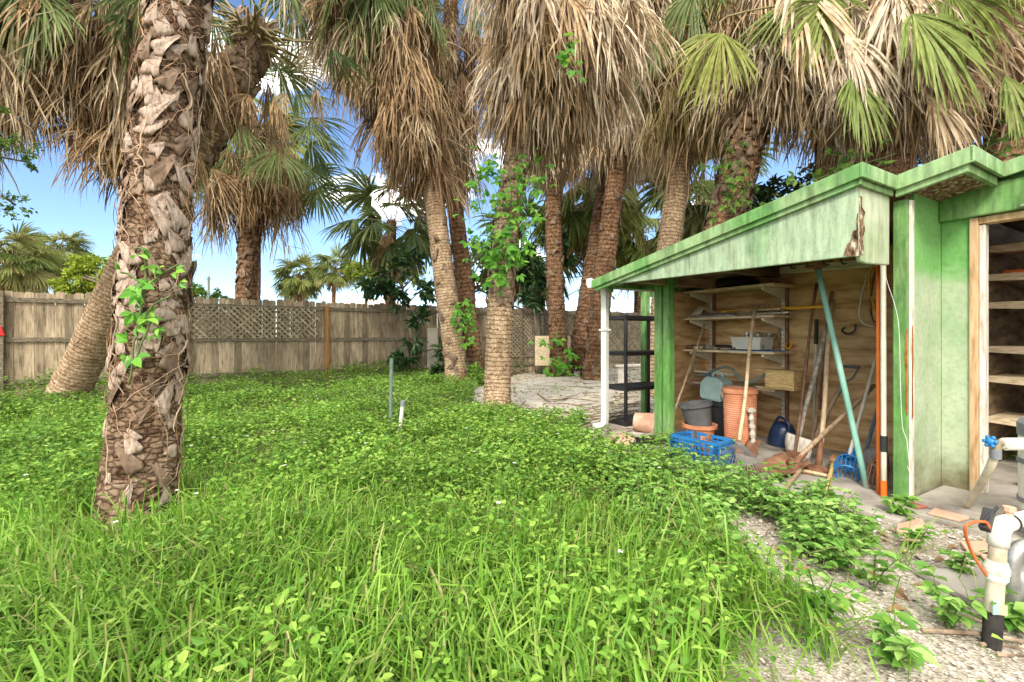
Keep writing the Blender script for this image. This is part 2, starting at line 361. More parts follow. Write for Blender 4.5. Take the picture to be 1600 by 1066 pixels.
def _twotone():
    t = NT('half_repainted_wall'); tc = t.n('ShaderNodeTexCoord'); sp = t.n('ShaderNodeSeparateXYZ'); t.l(tc.outputs['Object'], sp.inputs[0])
    v = t.coord(); n1 = t.noise(v, 3.5, 6); fine = t.noise(v, 30, 6); n3 = t.noise(v, 2.2, 6, .7)
    h = t.math('ADD', sp.outputs['Z'], t.math('MULTIPLY', n1, .3))
    mr = t.n('ShaderNodeMapRange'); t.l(h, mr.inputs['Value']); mr.inputs['From Min'].default_value = 1.66; mr.inputs['From Max'].default_value = 1.76
    low = t.mix(t.ramp(n3, [(.4, (0,0,0)), (.62, (1,1,1))]), c4(.42,.49,.34), c4(.3,.41,.24))
    c = t.mix(mr.outputs[0], low, c4(.16,.38,.11))
    st = t.math('MULTIPLY', t.math('SUBTRACT', 1.0, t.math('MULTIPLY', sp.outputs['Z'], 1.6), True), n3)
    c = t.mix(t.ramp(st, [(.18, (0,0,0)), (.42, (.8,)*3)]), c, c4(.16,.115,.055))
    c = t.mix(1.0, c, t.ramp(fine, [(.3, (.8,.8,.77)), (.55, (1,1,1))]), 'MULTIPLY')
    return t.shade(c, .8, fine, .3, .006)
M['twotone'] = _twotone()
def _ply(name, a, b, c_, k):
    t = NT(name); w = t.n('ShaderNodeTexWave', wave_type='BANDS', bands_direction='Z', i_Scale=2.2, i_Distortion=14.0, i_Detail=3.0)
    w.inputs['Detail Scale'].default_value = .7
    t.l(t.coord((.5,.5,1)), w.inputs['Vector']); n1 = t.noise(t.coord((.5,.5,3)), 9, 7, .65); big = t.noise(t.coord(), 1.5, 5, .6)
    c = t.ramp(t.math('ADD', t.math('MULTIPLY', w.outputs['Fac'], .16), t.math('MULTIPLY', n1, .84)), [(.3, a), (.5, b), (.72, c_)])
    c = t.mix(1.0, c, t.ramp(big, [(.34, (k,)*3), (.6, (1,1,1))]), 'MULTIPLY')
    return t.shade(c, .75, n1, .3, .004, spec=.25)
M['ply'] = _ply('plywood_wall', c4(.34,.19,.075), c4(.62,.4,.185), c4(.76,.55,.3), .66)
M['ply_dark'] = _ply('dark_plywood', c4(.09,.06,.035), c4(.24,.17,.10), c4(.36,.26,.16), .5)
M['shelfwood'] = m_simple('shelf_board_wood', [c4(.38,.28,.16), c4(.64,.52,.34), c4(.76,.66,.48)], 6, (2,2,12), .7, .2)
M['shelfold'] = m_simple('worn_shelf_board', [c4(.14,.09,.05), c4(.33,.24,.15), c4(.47,.36,.25)], 6, (2,2,12), .8, .3)
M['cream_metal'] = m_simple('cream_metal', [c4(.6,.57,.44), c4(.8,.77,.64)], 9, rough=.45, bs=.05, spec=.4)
M['white_metal'] = m_simple('white_gutter_metal', [c4(.55,.56,.52), c4(.74,.75,.71)], 3, (1,1,.4), .45, .05, spec=.4)
M['roofing'] = m_simple('grey_green_roofing', [c4(.05,.07,.05), c4(.15,.17,.13)], 9, rough=.9)
M['rust'] = m_simple('rusty_steel', [c4(.06,.028,.016), c4(.2,.095,.05), c4(.33,.19,.12)], 9, rough=.8, bs=.5, bd=.003, spec=.3, detail=9)
M['rustbright'] = m_simple('orange_rust', [c4(.13,.035,.01), c4(.33,.10,.025), c4(.4,.18,.07)], 14, rough=.9)
M['handle'] = m_simple('ash_handle', [c4(.36,.24,.13), c4(.56,.41,.25), c4(.66,.53,.36)], 7, (6,6,1), .6, .15)
M['handle_old'] = m_simple('weathered_handle', [c4(.15,.095,.05), c4(.33,.23,.14), c4(.45,.34,.23)], 9, (4,4,1), .8, .3)
M['handle_grey'] = m_simple('grey_flaking_handle', [c4(.14,.11,.08), c4(.42,.38,.31), c4(.58,.54,.47)], 22, (1,1,1), .85, .4)
M['handle_brown'] = m_simple('brown_handle', [c4(.08,.04,.022), c4(.22,.12,.07), c4(.3,.19,.12)], 9, (4,4,1), .7, .2)
M['teal'] = m_simple('teal_enamel', [c4(.12,.28,.22), c4(.2,.42,.34), c4(.3,.5,.42)], 6, (1,1,.4), .45, .1, spec=.4)
M['orange'] = m_simple('orange_plastic', [c4(.62,.12,.015), c4(.8,.2,.03)], 6, rough=.4, bs=.05)
M['yellow'] = m_simple('yellow_enamel', [c4(.6,.3,.015), c4(.78,.43,.03)], 6, rough=.45, bs=.05)
M['white_pole'] = m_simple('offwhite_pole', [c4(.5,.47,.36), c4(.7,.67,.55)], 8, rough=.5, bs=.05)
M['blue'] = m_simple('blue_plastic', [c4(.015,.12,.34), c4(.03,.22,.52)], 5, rough=.4, bs=.05, spec=.4)
M['blue_dark'] = m_simple('dark_blue_plastic', [c4(.012,.025,.07), c4(.03,.06,.15)], 4, rough=.3, bs=.05, spec=.5)
M['blue_pole'] = m_simple('dull_blue_enamel', [c4(.07,.11,.17), c4(.14,.2,.28)], 12, rough=.6)
M['terra'] = m_simple('terracotta', [c4(.36,.13,.065), c4(.54,.22,.115), c4(.63,.31,.19)], 5, rough=.8, bs=.2, detail=8)
M['terra_pale'] = m_simple('chalky_terracotta', [c4(.36,.2,.13), c4(.56,.34,.24), c4(.66,.5,.4)], 6, rough=.9, bs=.3, detail=8)
M['black'] = m_simple('black_plastic', [c4(.012,.012,.013), c4(.035,.035,.037)], 6, rough=.5, bs=.05, spec=.4)
M['grey'] = m_simple('grey_plastic', [c4(.06,.062,.064), c4(.13,.133,.135)], 5, rough=.55, bs=.1)
M['can'] = m_simple('pale_teal_plastic', [c4(.24,.36,.34), c4(.38,.5,.47)], 5, rough=.5, bs=.08)
M['bag'] = m_simple('cream_cloth', [c4(.3,.25,.17), c4(.56,.49,.37)], 14, rough=.95, bs=.4)
M['box_wood'] = m_simple('yellow_pine', [c4(.3,.18,.06), c4(.56,.39,.16), c4(.66,.5,.25)], 10, (1,1,5), .7, .2)
M['bin'] = m_simple('white_bin_plastic', [c4(.58,.57,.52), c4(.72,.71,.66)], 4, rough=.45, bs=.03)
M['metal'] = m_simple('dull_steel', [c4(.25,.25,.24), c4(.5,.5,.49)], 14, rough=.4, bs=.1, metal=.8)
M['hose'] = m_simple('grey_green_hose', [c4(.08,.12,.10), c4(.17,.23,.2)], 8, rough=.5, bs=.05)
M['pvc'] = m_simple('white_pvc', [c4(.36,.29,.19), c4(.62,.58,.48), c4(.72,.7,.63), c4(.76,.745,.69)], 9, (1,1,.5), .4, .03, spec=.45, detail=9, lo=.27, hi=.62)
M['pvc_old'] = m_simple('yellowed_pvc', [c4(.26,.2,.12), c4(.55,.49,.37), c4(.68,.63,.51)], 9, (1,1,.5), .45, .05)
M['pitch'] = m_simple('black_coating', [c4(.012,.011,.01), c4(.05,.045,.04)], 20, rough=.8, bs=.5)
M['grey_band'] = m_simple('grey_coupling', [c4(.13,.14,.15), c4(.24,.26,.28)], 6, rough=.5)
M['brass'] = m_simple('dull_brass', [c4(.2,.15,.08), c4(.42,.35,.22)], 14, rough=.45, metal=.6)
M['cable'] = m_simple('orange_cable', [c4(.5,.10,.03), c4(.62,.17,.05)], 6, rough=.5)
M['tile'] = m_simple('salmon_tile', [c4(.45,.27,.18), c4(.62,.42,.31)], 4, rough=.8)
M['tile_red'] = m_simple('red_tile', [c4(.22,.07,.045), c4(.4,.15,.10)], 9, (1,6,1), .8)
M['white_wood'] = m_simple('chalky_white_trim', [c4(.3,.24,.18), c4(.62,.58,.5), c4(.74,.71,.65)], 8, (4,4,.7), .8, .3)
M['raw_wood'] = m_simple('raw_jamb_wood', [c4(.28,.16,.07), c4(.5,.33,.18), c4(.6,.44,.28)], 8, (5,5,.6), .8, .3)
M['stone'] = m_simple('grey_stone', [c4(.16,.15,.13), c4(.33,.31,.28)], 9, rough=.95, bs=.5)
M['yellow_bristle'] = m_simple('straw_bristle', [c4(.35,.24,.08), c4(.6,.44,.18)], 30, (1,1,.2), .9, .4)
M['wood_bulb'] = m_simple('varnished_wood', [c4(.22,.10,.04), c4(.38,.2,.09)], 6, (1,1,4), .5)
M['roof_tile'] = m_simple('pale_roof', [c4(.42,.33,.27), c4(.58,.5,.43)], 12, rough=.9)
M['house_wall'] = m_simple('cream_wall', [c4(.5,.46,.38), c4(.6,.56,.48)], 5, rough=.9)
M['glass_dark'] = m_simple('dark_pane', [c4(.03,.035,.04), c4(.06,.07,.08)], 2, rough=.15, bs=0, spec=.6)
M['red'] = m_simple('red_plastic', [c4(.5,.02,.02), c4(.62,.04,.03)], 4, rough=.4)
M['white_paint'] = m_simple('white_paint', [c4(.68,.68,.66), c4(.8,.8,.78)], 4, rough=.5)
M['green_metal'] = m_simple('grey_green_stake', [c4(.1,.14,.11), c4(.2,.26,.22)], 8, rough=.6)
# ---------------------------------------------------------------- leaves, blades and fronds
def leaves(mb, base, d, n, L, W, fold=.25):
    """ovate folded leaves; arrays of base points, directions, normals, lengths, widths"""
    base = np.asarray(base, float); d = nrm(d); s = nrm(np.cross(d, n)); n = np.cross(s, d)
    L = np.broadcast_to(np.asarray(L, float), (len(base),))[:, None]; W = np.broadcast_to(np.asarray(W, float), (len(base),))[:, None]
    droop = n*L*.12
    tip = base + d*L - droop*1.6; m1 = base + d*L*.32; m2 = base + d*L*.66 - droop*.5
    l1 = m1 + s*W*.5 + n*W*fold; r1 = m1 - s*W*.5 + n*W*fold
    l2 = m2 + s*W*.40 + n*W*fold*.8; r2 = m2 - s*W*.40 + n*W*fold*.8
    P = np.stack([base, l1, l2, tip, r2, r1], 1).reshape(-1, 3)
    i = np.arange(len(base))[:, None]*6
    return mb.add(P, np.concatenate([i+np.array([0, 3, 2, 1]), i+np.array([0, 5, 4, 3])]))
def rdir(n, zlo=-1, zhi=1):
    z = rng.uniform(zlo, zhi, n); a = rng.uniform(0, 2*np.pi, n); r = np.sqrt(1-z*z)
    return np.stack([r*np.cos(a), r*np.sin(a), z], 1)
def blades(mb, base, az, L, W, lean, grav, rows=5):
    n = len(base); d = np.stack([np.cos(az)*np.sin(lean), np.sin(az)*np.sin(lean), np.cos(lean)], 1)
    s = np.stack([-np.sin(az), np.cos(az), 0*az], 1); tw = rng.uniform(-.7, .7, n)[:, None]
    p = base.copy(); P = []; w = [.75, 1, .95, .66, .05] if rows == 5 else [.8, 1, .05]
    for k in range(rows):
        ss = nrm(s + tw*k/rows*np.cross(s, d))
        P += [p - ss*W[:, None]*w[k]/2, p + ss*W[:, None]*w[k]/2]
        p = p + d*(L/(rows-1))[:, None]; d = nrm(d - UP*(grav*(.35+.65*k))[:, None])
    P = np.stack(P, 1).reshape(-1, 3); i = np.arange(n)[:, None]*(2*rows)
    F = np.concatenate([i+np.array([2*k, 2*k+1, 2*k+3, 2*k+2]) for k in range(rows-1)])
    return mb.add(P, F)
def fan(mb, H, d, side, nseg, spread, L, w, droop, rough, dead, solid=.42, pinch=1.0, r=rng):
    """one palm leaf blade: strips spreading from the hastula H round direction d"""
    d = nrm(d); side = nrm(side - d*np.dot(side, d)); N = np.cross(d, side)
    th = np.linspace(-spread, spread, nseg) + r.normal(0, .02+.05*dead, nseg)
    dr = nrm(np.cos(th)[:, None]*d + np.sin(th)[:, None]*side + N*r.normal(0, .05+.16*dead, nseg)[:, None] + N*((.45 if dead < .08 else .22)*np.abs(th)/max(spread, .1))[:, None])
    len_ = L*(1-.38*(np.abs(th)/max(spread, .1))**2.2)*r.uniform(.82, 1.1, nseg)
    T = np.array([0, .16, .34, .52, .7, .86, 1.0]); K = len(T)
    wp = np.array([.25, .8, 1, .95, .75, .5, .08])
    p = np.repeat(np.asarray(H, float)[None], nseg, 0); P = []; dth = 2*spread/nseg
    g = droop*r.uniform(.6, 1.5, nseg)
    for k in range(K):
        ww = w*wp[k]*r.uniform(.8, 1.15, nseg)
        if T[k] <= solid: ww = np.maximum(ww*.5, np.minimum(ww*1.6, 2.1*T[k]*len_*np.tan(dth/2)))
        wd = nrm(np.cross(dr, N + r.normal(0, .1+.5*dead, (nseg, 3)))); nn = np.cross(wd, dr)
        h = (ww*.5)[:, None]
        P += [p-wd*h, p+nn*h*.7*(1 if k else 0), p+wd*h]
        if dead > .5 and k in (2, 3, 4): dr = nrm(dr + r.normal(0, .5, (nseg, 3))*(r.uniform(0, 1, nseg) < .08)[:, None])
        if k < K-1:
            p = p + dr*((T[k+1]-T[k])*len_)[:, None]
            dr = nrm(dr - UP*(g*(T[k+1]-T[k])*(.4+1.6*T[k]))[:, None] + r.normal(0, rough, (nseg, 3)))
    P = np.stack(P, 1).reshape(-1, 3); i = np.arange(nseg)[:, None]*(3*K); F = []
    for k in range(K-1):
        a = 3*k; F += [i+np.array([a, a+1, a+4, a+3]), i+np.array([a+1, a+2, a+5, a+4])]
    mb.add(P, np.concatenate(F))
def catmull(pts, n):
    pts = np.asarray(pts, float); p = np.vstack([2*pts[0]-pts[1], pts, 2*pts[-1]-pts[-2]]); out = []
    seg = len(pts)-1; t = np.linspace(0, seg, n)
    i = np.minimum(t.astype(int), seg-1); f = (t-i)[:, None]
    a, b, c, d = p[i], p[i+1], p[i+2], p[i+3]
    return .5*((2*b)+(-a+c)*f+(2*a-5*b+4*c-d)*f**2+(-a+3*b-3*c+d)*f**3)
def path_frame(path, u):
    n = len(path); k = np.clip(u*(n-1), 0, n-1.001); i = int(k); f = k-i
    p = path[i]*(1-f)+path[i+1]*f; t = nrm(path[i+1]-path[i])
    x = nrm(np.cross(np.array([0, 1., 0]), t)); return p, t, x, np.cross(t, x)
def trunk_mesh(path, rad, seg, style, seed):
    mb = MB(); n = len(path); t = nrm(np.gradient(path, axis=0))
    x = nrm(np.cross(np.array([0, 1., 0]), t)); y = np.cross(t, x)
    a = np.pi/2+np.arange(seg)*2*np.pi/seg; arc = np.concatenate([[0], np.cumsum(np.linalg.norm(np.diff(path, axis=0), axis=1))])
    q = np.stack([np.broadcast_to(np.cos(a), (n, seg)), np.broadcast_to(np.sin(a), (n, seg)), np.broadcast_to(arc[:, None], (n, seg))], -1)
    lump = fbm(q*np.array([1.2, 1.2, 2.2]), seed)-.5; fine = fbm(q*np.array([5, 5, 9.]), seed+3)-.5
    r = rad[:, None]*np.ones(seg)
    ph = arc[:, None]/.055 + fbm(q*np.array([1.5, 1.5, 2]), seed+9)*1.8
    saw = 1-(ph % 1.0)
    if style == 'ring': r = r*(1+.07*lump+.06*fine+.05*(saw-.5))
    elif style == 'big': r = r*(1+.14*lump+.12*fine+.03*(saw-.5))
    else: r = r*(1+.14*lump+.14*fine+.05*(saw-.5))
    mb.bark = np.stack([np.broadcast_to((a-np.pi/2)*float(rad.mean()), (n, seg)), np.broadcast_to(arc[:, None], (n, seg)), 0*q[..., 0]], -1).reshape(-1, 3)
    P = path[:, None]+r[..., None]*(np.cos(a)[None, :, None]*x[:, None]+np.sin(a)[None, :, None]*y[:, None])
    i = np.arange(n-1)[:, None]*seg; j = np.arange(seg)[None]; k = (j+1) % seg
    mb.add(P.reshape(-1, 3), [np.stack([i+j, i+k, i+seg+k, i+seg+j], -1).reshape(-1, 4), (n-1)*seg+np.arange(seg)])
    return mb
def boot(mb, p, out, up, tilt, w, h, th, r=rng):
    """old leaf base left on the trunk: broad ragged undercut foot, tapering upward into the bark"""
    sd = nrm(np.cross(up, out)); ct, st = math.cos(tilt), math.sin(tilt)
    u2 = up*ct+sd*st; s2 = sd*ct-up*st; n = 9; xs = np.linspace(-1, 1, n); P = []; so = r.uniform(0, 99); sl = r.normal(0, .16)
    edge = (vnoise(np.stack([xs*2.2+so, 0*xs, 0*xs], 1), 3)-.5)*.22
    for k, (fy, fw, fz) in enumerate(((.02, .8, -.5), (-.02, .93, .35), (0, 1, .95), (.1, 1.0, 1.1), (.28, .9, 1.0), (.48, .76, .75), (.68, .6, .45), (.86, .44, .1), (1.05, .3, -.45))):
        nz = vnoise(np.stack([xs*3+so, np.full(n, fy*5), 0*xs], 1), 7)-.5
        for i, x in enumerate(xs):
            z = th*(fz+nz[i]*.75) - (x*fw*w*.5)**2*2.6
            P.append(p + s2*((x*fw+sl*fy)*w*.5*(1+r.normal(0, .03))) + u2*(h*(fy+(edge[i] if k < 4 else edge[i]*.4)+sl*x*.25)) + out*z)
    mb.add(P, np.array([[n*k+j, n*k+j+1, n*k+n+1+j, n*k+n+j] for k in range(8) for j in range(n-1)]))
def spike(mb, p, d, L, r0, r=rng, bend=.3):
    d = nrm(d); pts = [np.asarray(p)]; q = pts[0]
    for k in range(4):
        q = q + d*L/4; pts.append(q); d = nrm(d + np.array([0, 0, -bend*.5]) + r.normal(0, .07, 3))
    mb.tube(np.array(pts), np.array([r0*1.5, r0, r0*.8, r0*.75, r0*.6]), 5, True)
    return pts[-1], d
def bigboots(mb, bpath, brad):
    r = np.random.default_rng(5); n = len(bpath); u = np.linspace(0, 1, n); L = np.sum(np.linalg.norm(np.diff(bpath, axis=0), axis=1)); k = 0; z = .15
    while z < L-.8:
        f = z/L; p, tt, x, y = path_frame(bpath, f); rr = np.interp(f, u, brad); a = k*2.39996+r.normal(0, .35); o = x*math.cos(a)+y*math.sin(a); k += 1
        low = z < 1.0; sc = r.uniform(.55, 1.15)*(.7 if low else .85); mb.cur = 2 if r.uniform() < .7 else 1
        boot(mb, p+o*rr*(.965 if low else .985), o, tt, (r.choice([-1, 1])*r.uniform(.1, .75)), .12*sc, .2*sc*r.uniform(.7, 1.2), (.028 if low else .034)*sc, r); z += .024 if low else .0125
    for k in range(620):
        f = r.uniform(.13, .8) if k > 70 else r.uniform(.02, .2); a = r.uniform(0, 2*np.pi); m = 7; pts = []; da = r.normal(0, .13); df = r.normal(0, .012); lift = r.uniform(.0, .04); tipl = r.uniform(.0, .05); mb.cur = 3 if r.uniform() < .75 else 4
        for j in range(m):
            p, tt, x, y = path_frame(bpath, min(.95, max(.005, f))); rr = np.interp(f, u, brad); pts.append(p+(x*math.cos(a)+y*math.sin(a))*(rr*(1.015)+lift*math.sin(j/m*3.1)+tipl*(j/m)**2)); a += da+r.normal(0, .1); f += df*.5+r.normal(0, .004)
        mb.tube(np.array(pts), np.linspace(1, .4, m)*r.uniform(.0014, .0042), 4, False)
    mb.cur = 4
    for k in range(13):                    # long pale air roots hugging the bark
        f = r.uniform(.1, .8); a = r.uniform(0, 2*np.pi); pts = []; m = 16
        for j in range(m):
            p, tt, x, y = path_frame(bpath, min(.95, max(.005, f))); rr = np.interp(f, u, brad); pts.append(p+(x*math.cos(a)+y*math.sin(a))*(rr*1.03+.022)); a += r.normal(0, .13); f -= r.uniform(.002, .012)
        mb.tube(catmull(np.array(pts), 40), np.linspace(.006, .003, 40), 5, False)
PALMS = []
def palm(label, pts, r0, r1, style, seed, dead=0, skirt=2.0, live=0, fanL=1.0, pet=.8, nboot=0, bmat='boot_red', deadmat='dead', livemat='frond',
         green_in_skirt=0, tmat=None, nseg=32, group=None, spread=(.3, .7), nspike=0, flare=1.0, live_lo=-.25, extra=(), out=1.0, boots_u=(.0, 1.), droop=1.6, sw=.026, fw=.04):
    r = np.random.default_rng(seed)
    pts = np.asarray(pts, float); length = np.sum(np.linalg.norm(np.diff(pts, axis=0), axis=1))
    n = int(length/(.012 if style == 'big' else .03)); path = catmull(pts, max(n, 20))
    u = np.linspace(0, 1, len(path)); rad = r0+(r1-r0)*u + r0*.28*flare*np.exp(-u*length/.35)
    t = thing('palm_tree', label, 'palm tree', pts[0], group)
    mb = trunk_mesh(path, rad, 88 if style == 'big' else 36, style, seed); mb.cur = 1
    if nboot:
        for k in range(nboot):
            uu = boots_u[0]+(boots_u[1]-boots_u[0])*(k+r.uniform(0, .6))/nboot; a = k*2.39996+r.normal(0, .2)
            p, tt, x, y = path_frame(path, uu); rr = np.interp(uu, u, rad); o = x*math.cos(a)+y*math.sin(a)
            sc = r.uniform(.75, 1.2)*rr/.2
            boot(mb, p+o*rr*.96, o, tt, (.42 if k % 2 else -.42)+r.normal(0, .18), .11*sc, .2*sc, .035*sc, r)
    tm_ = M[tmat or {'big': 'trunk_big', 'ring': 'trunk_ring'}.get(style, 'trunk_red')]
    if style == 'big': bigboots(mb, path, rad)
    part('trunk', mb, [tm_, M[bmat], M['boot'], M['fibre'], M['fibre_pale']], t, smooth=True)
    top, tt, tx, ty = path_frame(path, 1.0)
    if nspike:
        mb = MB()
        for k in range(nspike):
            dn = r.uniform(0, 1)**1.3*skirt*.6; uu = max(0, 1-dn/length); p, t2, x, y = path_frame(path, uu); a = r.uniform(0, 2*np.pi)
            o = x*math.cos(a)+y*math.sin(a); spike(mb, p+o*np.interp(uu, u, rad)*.7, o+t2*r.uniform(-.3, 1.0), r.uniform(.25, .75), .022, r, .35)
        part('stalk_stubs', mb, M['petiole'], t, smooth=True)
    pm, dm, lm = MB(), MB(), MB()
    for k in range(dead):
        f = (k+r.uniform(0, 1))/dead; dn = f*skirt; uu = max(.02, 1-dn/length); p, t2, x, y = path_frame(path, uu); a = k*2.39996+r.normal(0, .3)
        o = x*math.cos(a)+y*math.sin(a); o = nrm(o*np.array([1, 1, .2])); rr = np.interp(uu, u, rad)
        e = r.uniform(-.9, .25) - f*.5; L = pet*r.uniform(.3, 1.15)*(1-.45*f)*out
        end, d = spike(pm, p+o*rr*.8, o*math.cos(e)+UP*math.sin(e), L, .011, r, 1.1)
        ax = nrm(-UP + o*r.uniform(.02, .5) + r.normal(0, .16, 3)); sd = np.cross(ax, o)+r.normal(0, .35, 3)
        if k % 7 == 3 and r.uniform() < .6: continue
        dm.tone = r.uniform(0, 1); fan(dm, end, ax, sd, nseg, r.uniform(*spread), fanL*r.uniform(.6, 1.45), sw*fanL, droop, .115, 1.0, solid=.2, r=r)
    for k in range(green_in_skirt):
        f = r.uniform(0, .45); uu = max(.02, 1-f*skirt/length); p, t2, x, y = path_frame(path, uu); a = r.uniform(0, 6.28)
        o = nrm((x*math.cos(a)+y*math.sin(a))*np.array([1, 1, .2])); e = r.uniform(-.7, .3)
        end, d = spike(pm, p+o*.15, o*math.cos(e)+UP*math.sin(e), pet*r.uniform(.8, 1.3), .012, r, .5)
        lm.tone = r.uniform(0, 1); fan(lm, end, nrm(d*.7-UP*.6), np.cross(d, UP)+r.normal(0, .2, 3), 34, r.uniform(1.0, 1.5), fanL*r.uniform(.85, 1.1), .038*fanL, 1.2, .03, .1, r=r)
    for k in range(live):
        f = (k+.5)/live; a = k*2.39996+r.normal(0, .2); e = 1.35-(1.35-live_lo)*f+r.normal(0, .1)
        p = top - tt*.35*f; o = nrm((tx*math.cos(a)+ty*math.sin(a))*np.array([1, 1, .2]))
        end, d = spike(pm, p+o*r1*.5, o*math.cos(e)+UP*math.sin(e), pet*r.uniform(1.1, 1.6), .013, r, .35)
        lm.tone = r.uniform(0, 1); fan(lm, end, d-UP*.15, np.cross(d, UP)+r.normal(0, .45, 3), 36, r.uniform(1.35, 1.9), fanL*r.uniform(.85, 1.1), fw*fanL, 1.0, .025, .05, r=r)
    for (H, d, sd, spr, L, kind) in extra:
        (dm if kind == 'dead' else lm).tone = r.uniform(.5, 1) if kind == 'dead' else r.uniform(.2, .8); fan(dm if kind == 'dead' else lm, H, np.asarray(d, float), np.asarray(sd, float), 40, spr, L, .04*L, .9, .03, .08, r=r)
        dd = nrm(np.asarray(d, float)); b = np.asarray(H, float); e_ = top-tt*.4
        pm.tube(catmull([e_, e_*.5+b*.5+UP*.15, b-dd*.25+UP*.03, b], 10), np.linspace(.018, .009, 10), 5)
    if pm.n: part('leaf_stalks', pm, M['petiole'], t, smooth=True)
    if dm.n: part('dead_fronds', dm, M[deadmat], t)
    if lm.n: part('crown', lm, M[livemat], t)
    PALMS.append((t, path, rad)); return t, path, rad
def vine(label, stems, nleaf, size, seed, mat='vine', group=None, spread=.08, out=None):
    """climber: stems are lists of world points; leaves in threes hang along them"""
    r = np.random.default_rng(seed); t = thing('climbing_vine', label, 'vine', np.asarray(stems[0][0]), group); sm, lm = MB(), MB()
    for st in stems:
        p = catmull(st, 30) if len(st) > 2 else np.linspace(st[0], st[1], 30)
        p = p + (fbm(p*5, seed)[:, None]-.5)*.05; sm.tube(p, .006, 5)
    B, D, N, Ls = [], [], [], []
    for k in range(nleaf):
        st = stems[r.integers(len(stems))]; p = catmull(st, 40) if len(st) > 2 else np.linspace(st[0], st[1], 40)
        q = p[r.integers(2, 40)] + r.normal(0, spread, 3)*np.array([1, .6, 1]); o = nrm((np.array([0, -1., 0]) if out is None else np.asarray(out))+r.normal(0, .5, 3))
        dd = nrm(np.array([r.normal(0, .8), 0, r.normal(-.35, .5)])+o*.35); s = size*r.uniform(.6, 1.25)
        nn = nrm(o*.8+UP*.7+r.normal(0, .25, 3))
        for a in (-.95, 0, .95):
            d3 = nrm(dd*math.cos(a)+np.cross(nn, dd)*math.sin(a)); B.append(q+d3*s*.12); D.append(d3); N.append(nn); Ls.append(s*(1 if a == 0 else .82))
    Ls = np.array(Ls); leaves(lm, np.array(B), np.array(D), np.array(N), Ls, Ls*.55, .16)
    part('stem', sm, M['stem'], t, smooth=True); part('foliage', lm, M[mat], t)
    return t
def tree(name, label, cat, base, trunk, clumps, leaf, mat, seed, r0=.12, group=None, per=60, bark='bark', aspect=.45):
    """trunk polyline, limbs to each clump (centre, radius, number of twigs), leaves round the twigs"""
    r = np.random.default_rng(seed); t = thing(name, label, cat, base, group); tm, lm = MB(), MB()
    tr = catmull(trunk, 16); tm.tube(tr, np.linspace(r0, r0*.45, 16), 8)
    B, D, N = [], [], []
    for (c, rad, nt) in clumps:
        c = np.asarray(c, float); k = min(15, max(3, int(np.argmin(np.linalg.norm(tr-c, axis=1))-1)))
        tm.tube(catmull([tr[k], (tr[k]+c)/2+r.normal(0, .1, 3)*np.linalg.norm(c-tr[k]), c], 8), np.linspace(r0*.4, r0*.12, 8), 5)
        for j in range(nt):
            d = nrm(r.normal(0, 1, 3)+UP*.25); e = c+d*rad*r.uniform(.35, 1.05)*np.array([1, 1, .8]); m = c+d*rad*.2
            tm.tube(np.array([m, (m+e)/2+r.normal(0, .03, 3)*rad, e]), np.array([r0*.1, r0*.07, r0*.04])+.002, 3, False)
            for q in range(per):
                f = r.uniform(.35, 1.05); B.append(m+(e-m)*f+r.normal(0, .11*rad, 3)); D.append(nrm(d+r.normal(0, .8, 3)-UP*.25)); N.append(nrm(UP+r.normal(0, .6, 3)))
    L = leaf*r.uniform(.6, 1.2, len(B)); leaves(lm, np.array(B), np.array(D), np.array(N), L, L*aspect)
    part('trunk', tm, M[bark], t, smooth=True); part('crown', lm, M[mat], t)
    return t
# ---------------------------------------------------------------- ground
def inpoly(x, y, poly):
    c = np.zeros(len(x), bool); j = len(poly)-1
    for i in range(len(poly)):
        xi, yi = poly[i]; xj, yj = poly[j]
        m = ((yi > y) != (yj > y)) & (x < (xj-xi)*(y-yi)/(yj-yi+1e-12)+xi); c ^= m; j = i
    return c
def gp(*pts): return [tuple(G(x, y)[:2]) for x, y in pts]
def ragged(poly, step=.12, amp=.10, seed=3):
    out = []
    for (a, b) in zip(poly, poly[1:]+poly[:1]):
        a, b = np.array(a), np.array(b); n = max(1, int(np.linalg.norm(b-a)/step))
        for k in range(n):
            p = a+(b-a)*k/n; q = np.array([[p[0]*3, p[1]*3, 0]]); out.append((p[0]+(fbm(q, seed)[0]-.5)*amp*2, p[1]+(fbm(q, seed+5)[0]-.5)*amp*2))
    return out
def sheet(name, poly, z, mat):
    mb = MB(); P = np.array([(x, y, z) for x, y in poly]); me_o = None
    mb.add(P, np.arange(len(P)))
    o = struct(name, mb, mat); return o
mb = MB(); s = 400; mb.add([(-s,-s,0),(s,-s,0),(s,s,0),(-s,s,0)], np.arange(4)); struct('ground', mb, M['ground'])
GRAVEL = gp((880,690),(1000,688),(1120,720),(1300,745),(1420,772),(1700,772),(2300,1066),(2600,1400),(1150,1400),(1120,1066),(1165,960),(1190,900),(1160,850),(1060,770))
SAND = gp((735,628),(745,604),(800,588),(870,574),(1010,566),(1200,572),(1240,640),(1120,700),(1000,712),(905,704),(835,668),(780,650))
sheet('gravel_path', ragged(GRAVEL), .004, M['gravel'])
sheet('sand', ragged(SAND), .008, M['sand'])
mb = MB(); PAD = gp((802,603),(838,592),(905,590),(958,603),(962,628),(915,644),(862,648),(815,632)); mb.prism([(x, y, .009) for x, y in ragged(PAD, .3, .06, 9)], (0, 0, .03)); struct('sand_slab', mb, M['sand'], bevel=.01)
SLAB = [tuple(S(s_, t_)[:2]) for s_, t_ in ((2.4,-.28),(2.4,1.6),(-3.5,1.6),(-3.5,-.1),(-.12,-.1),(-.12,-.34))]
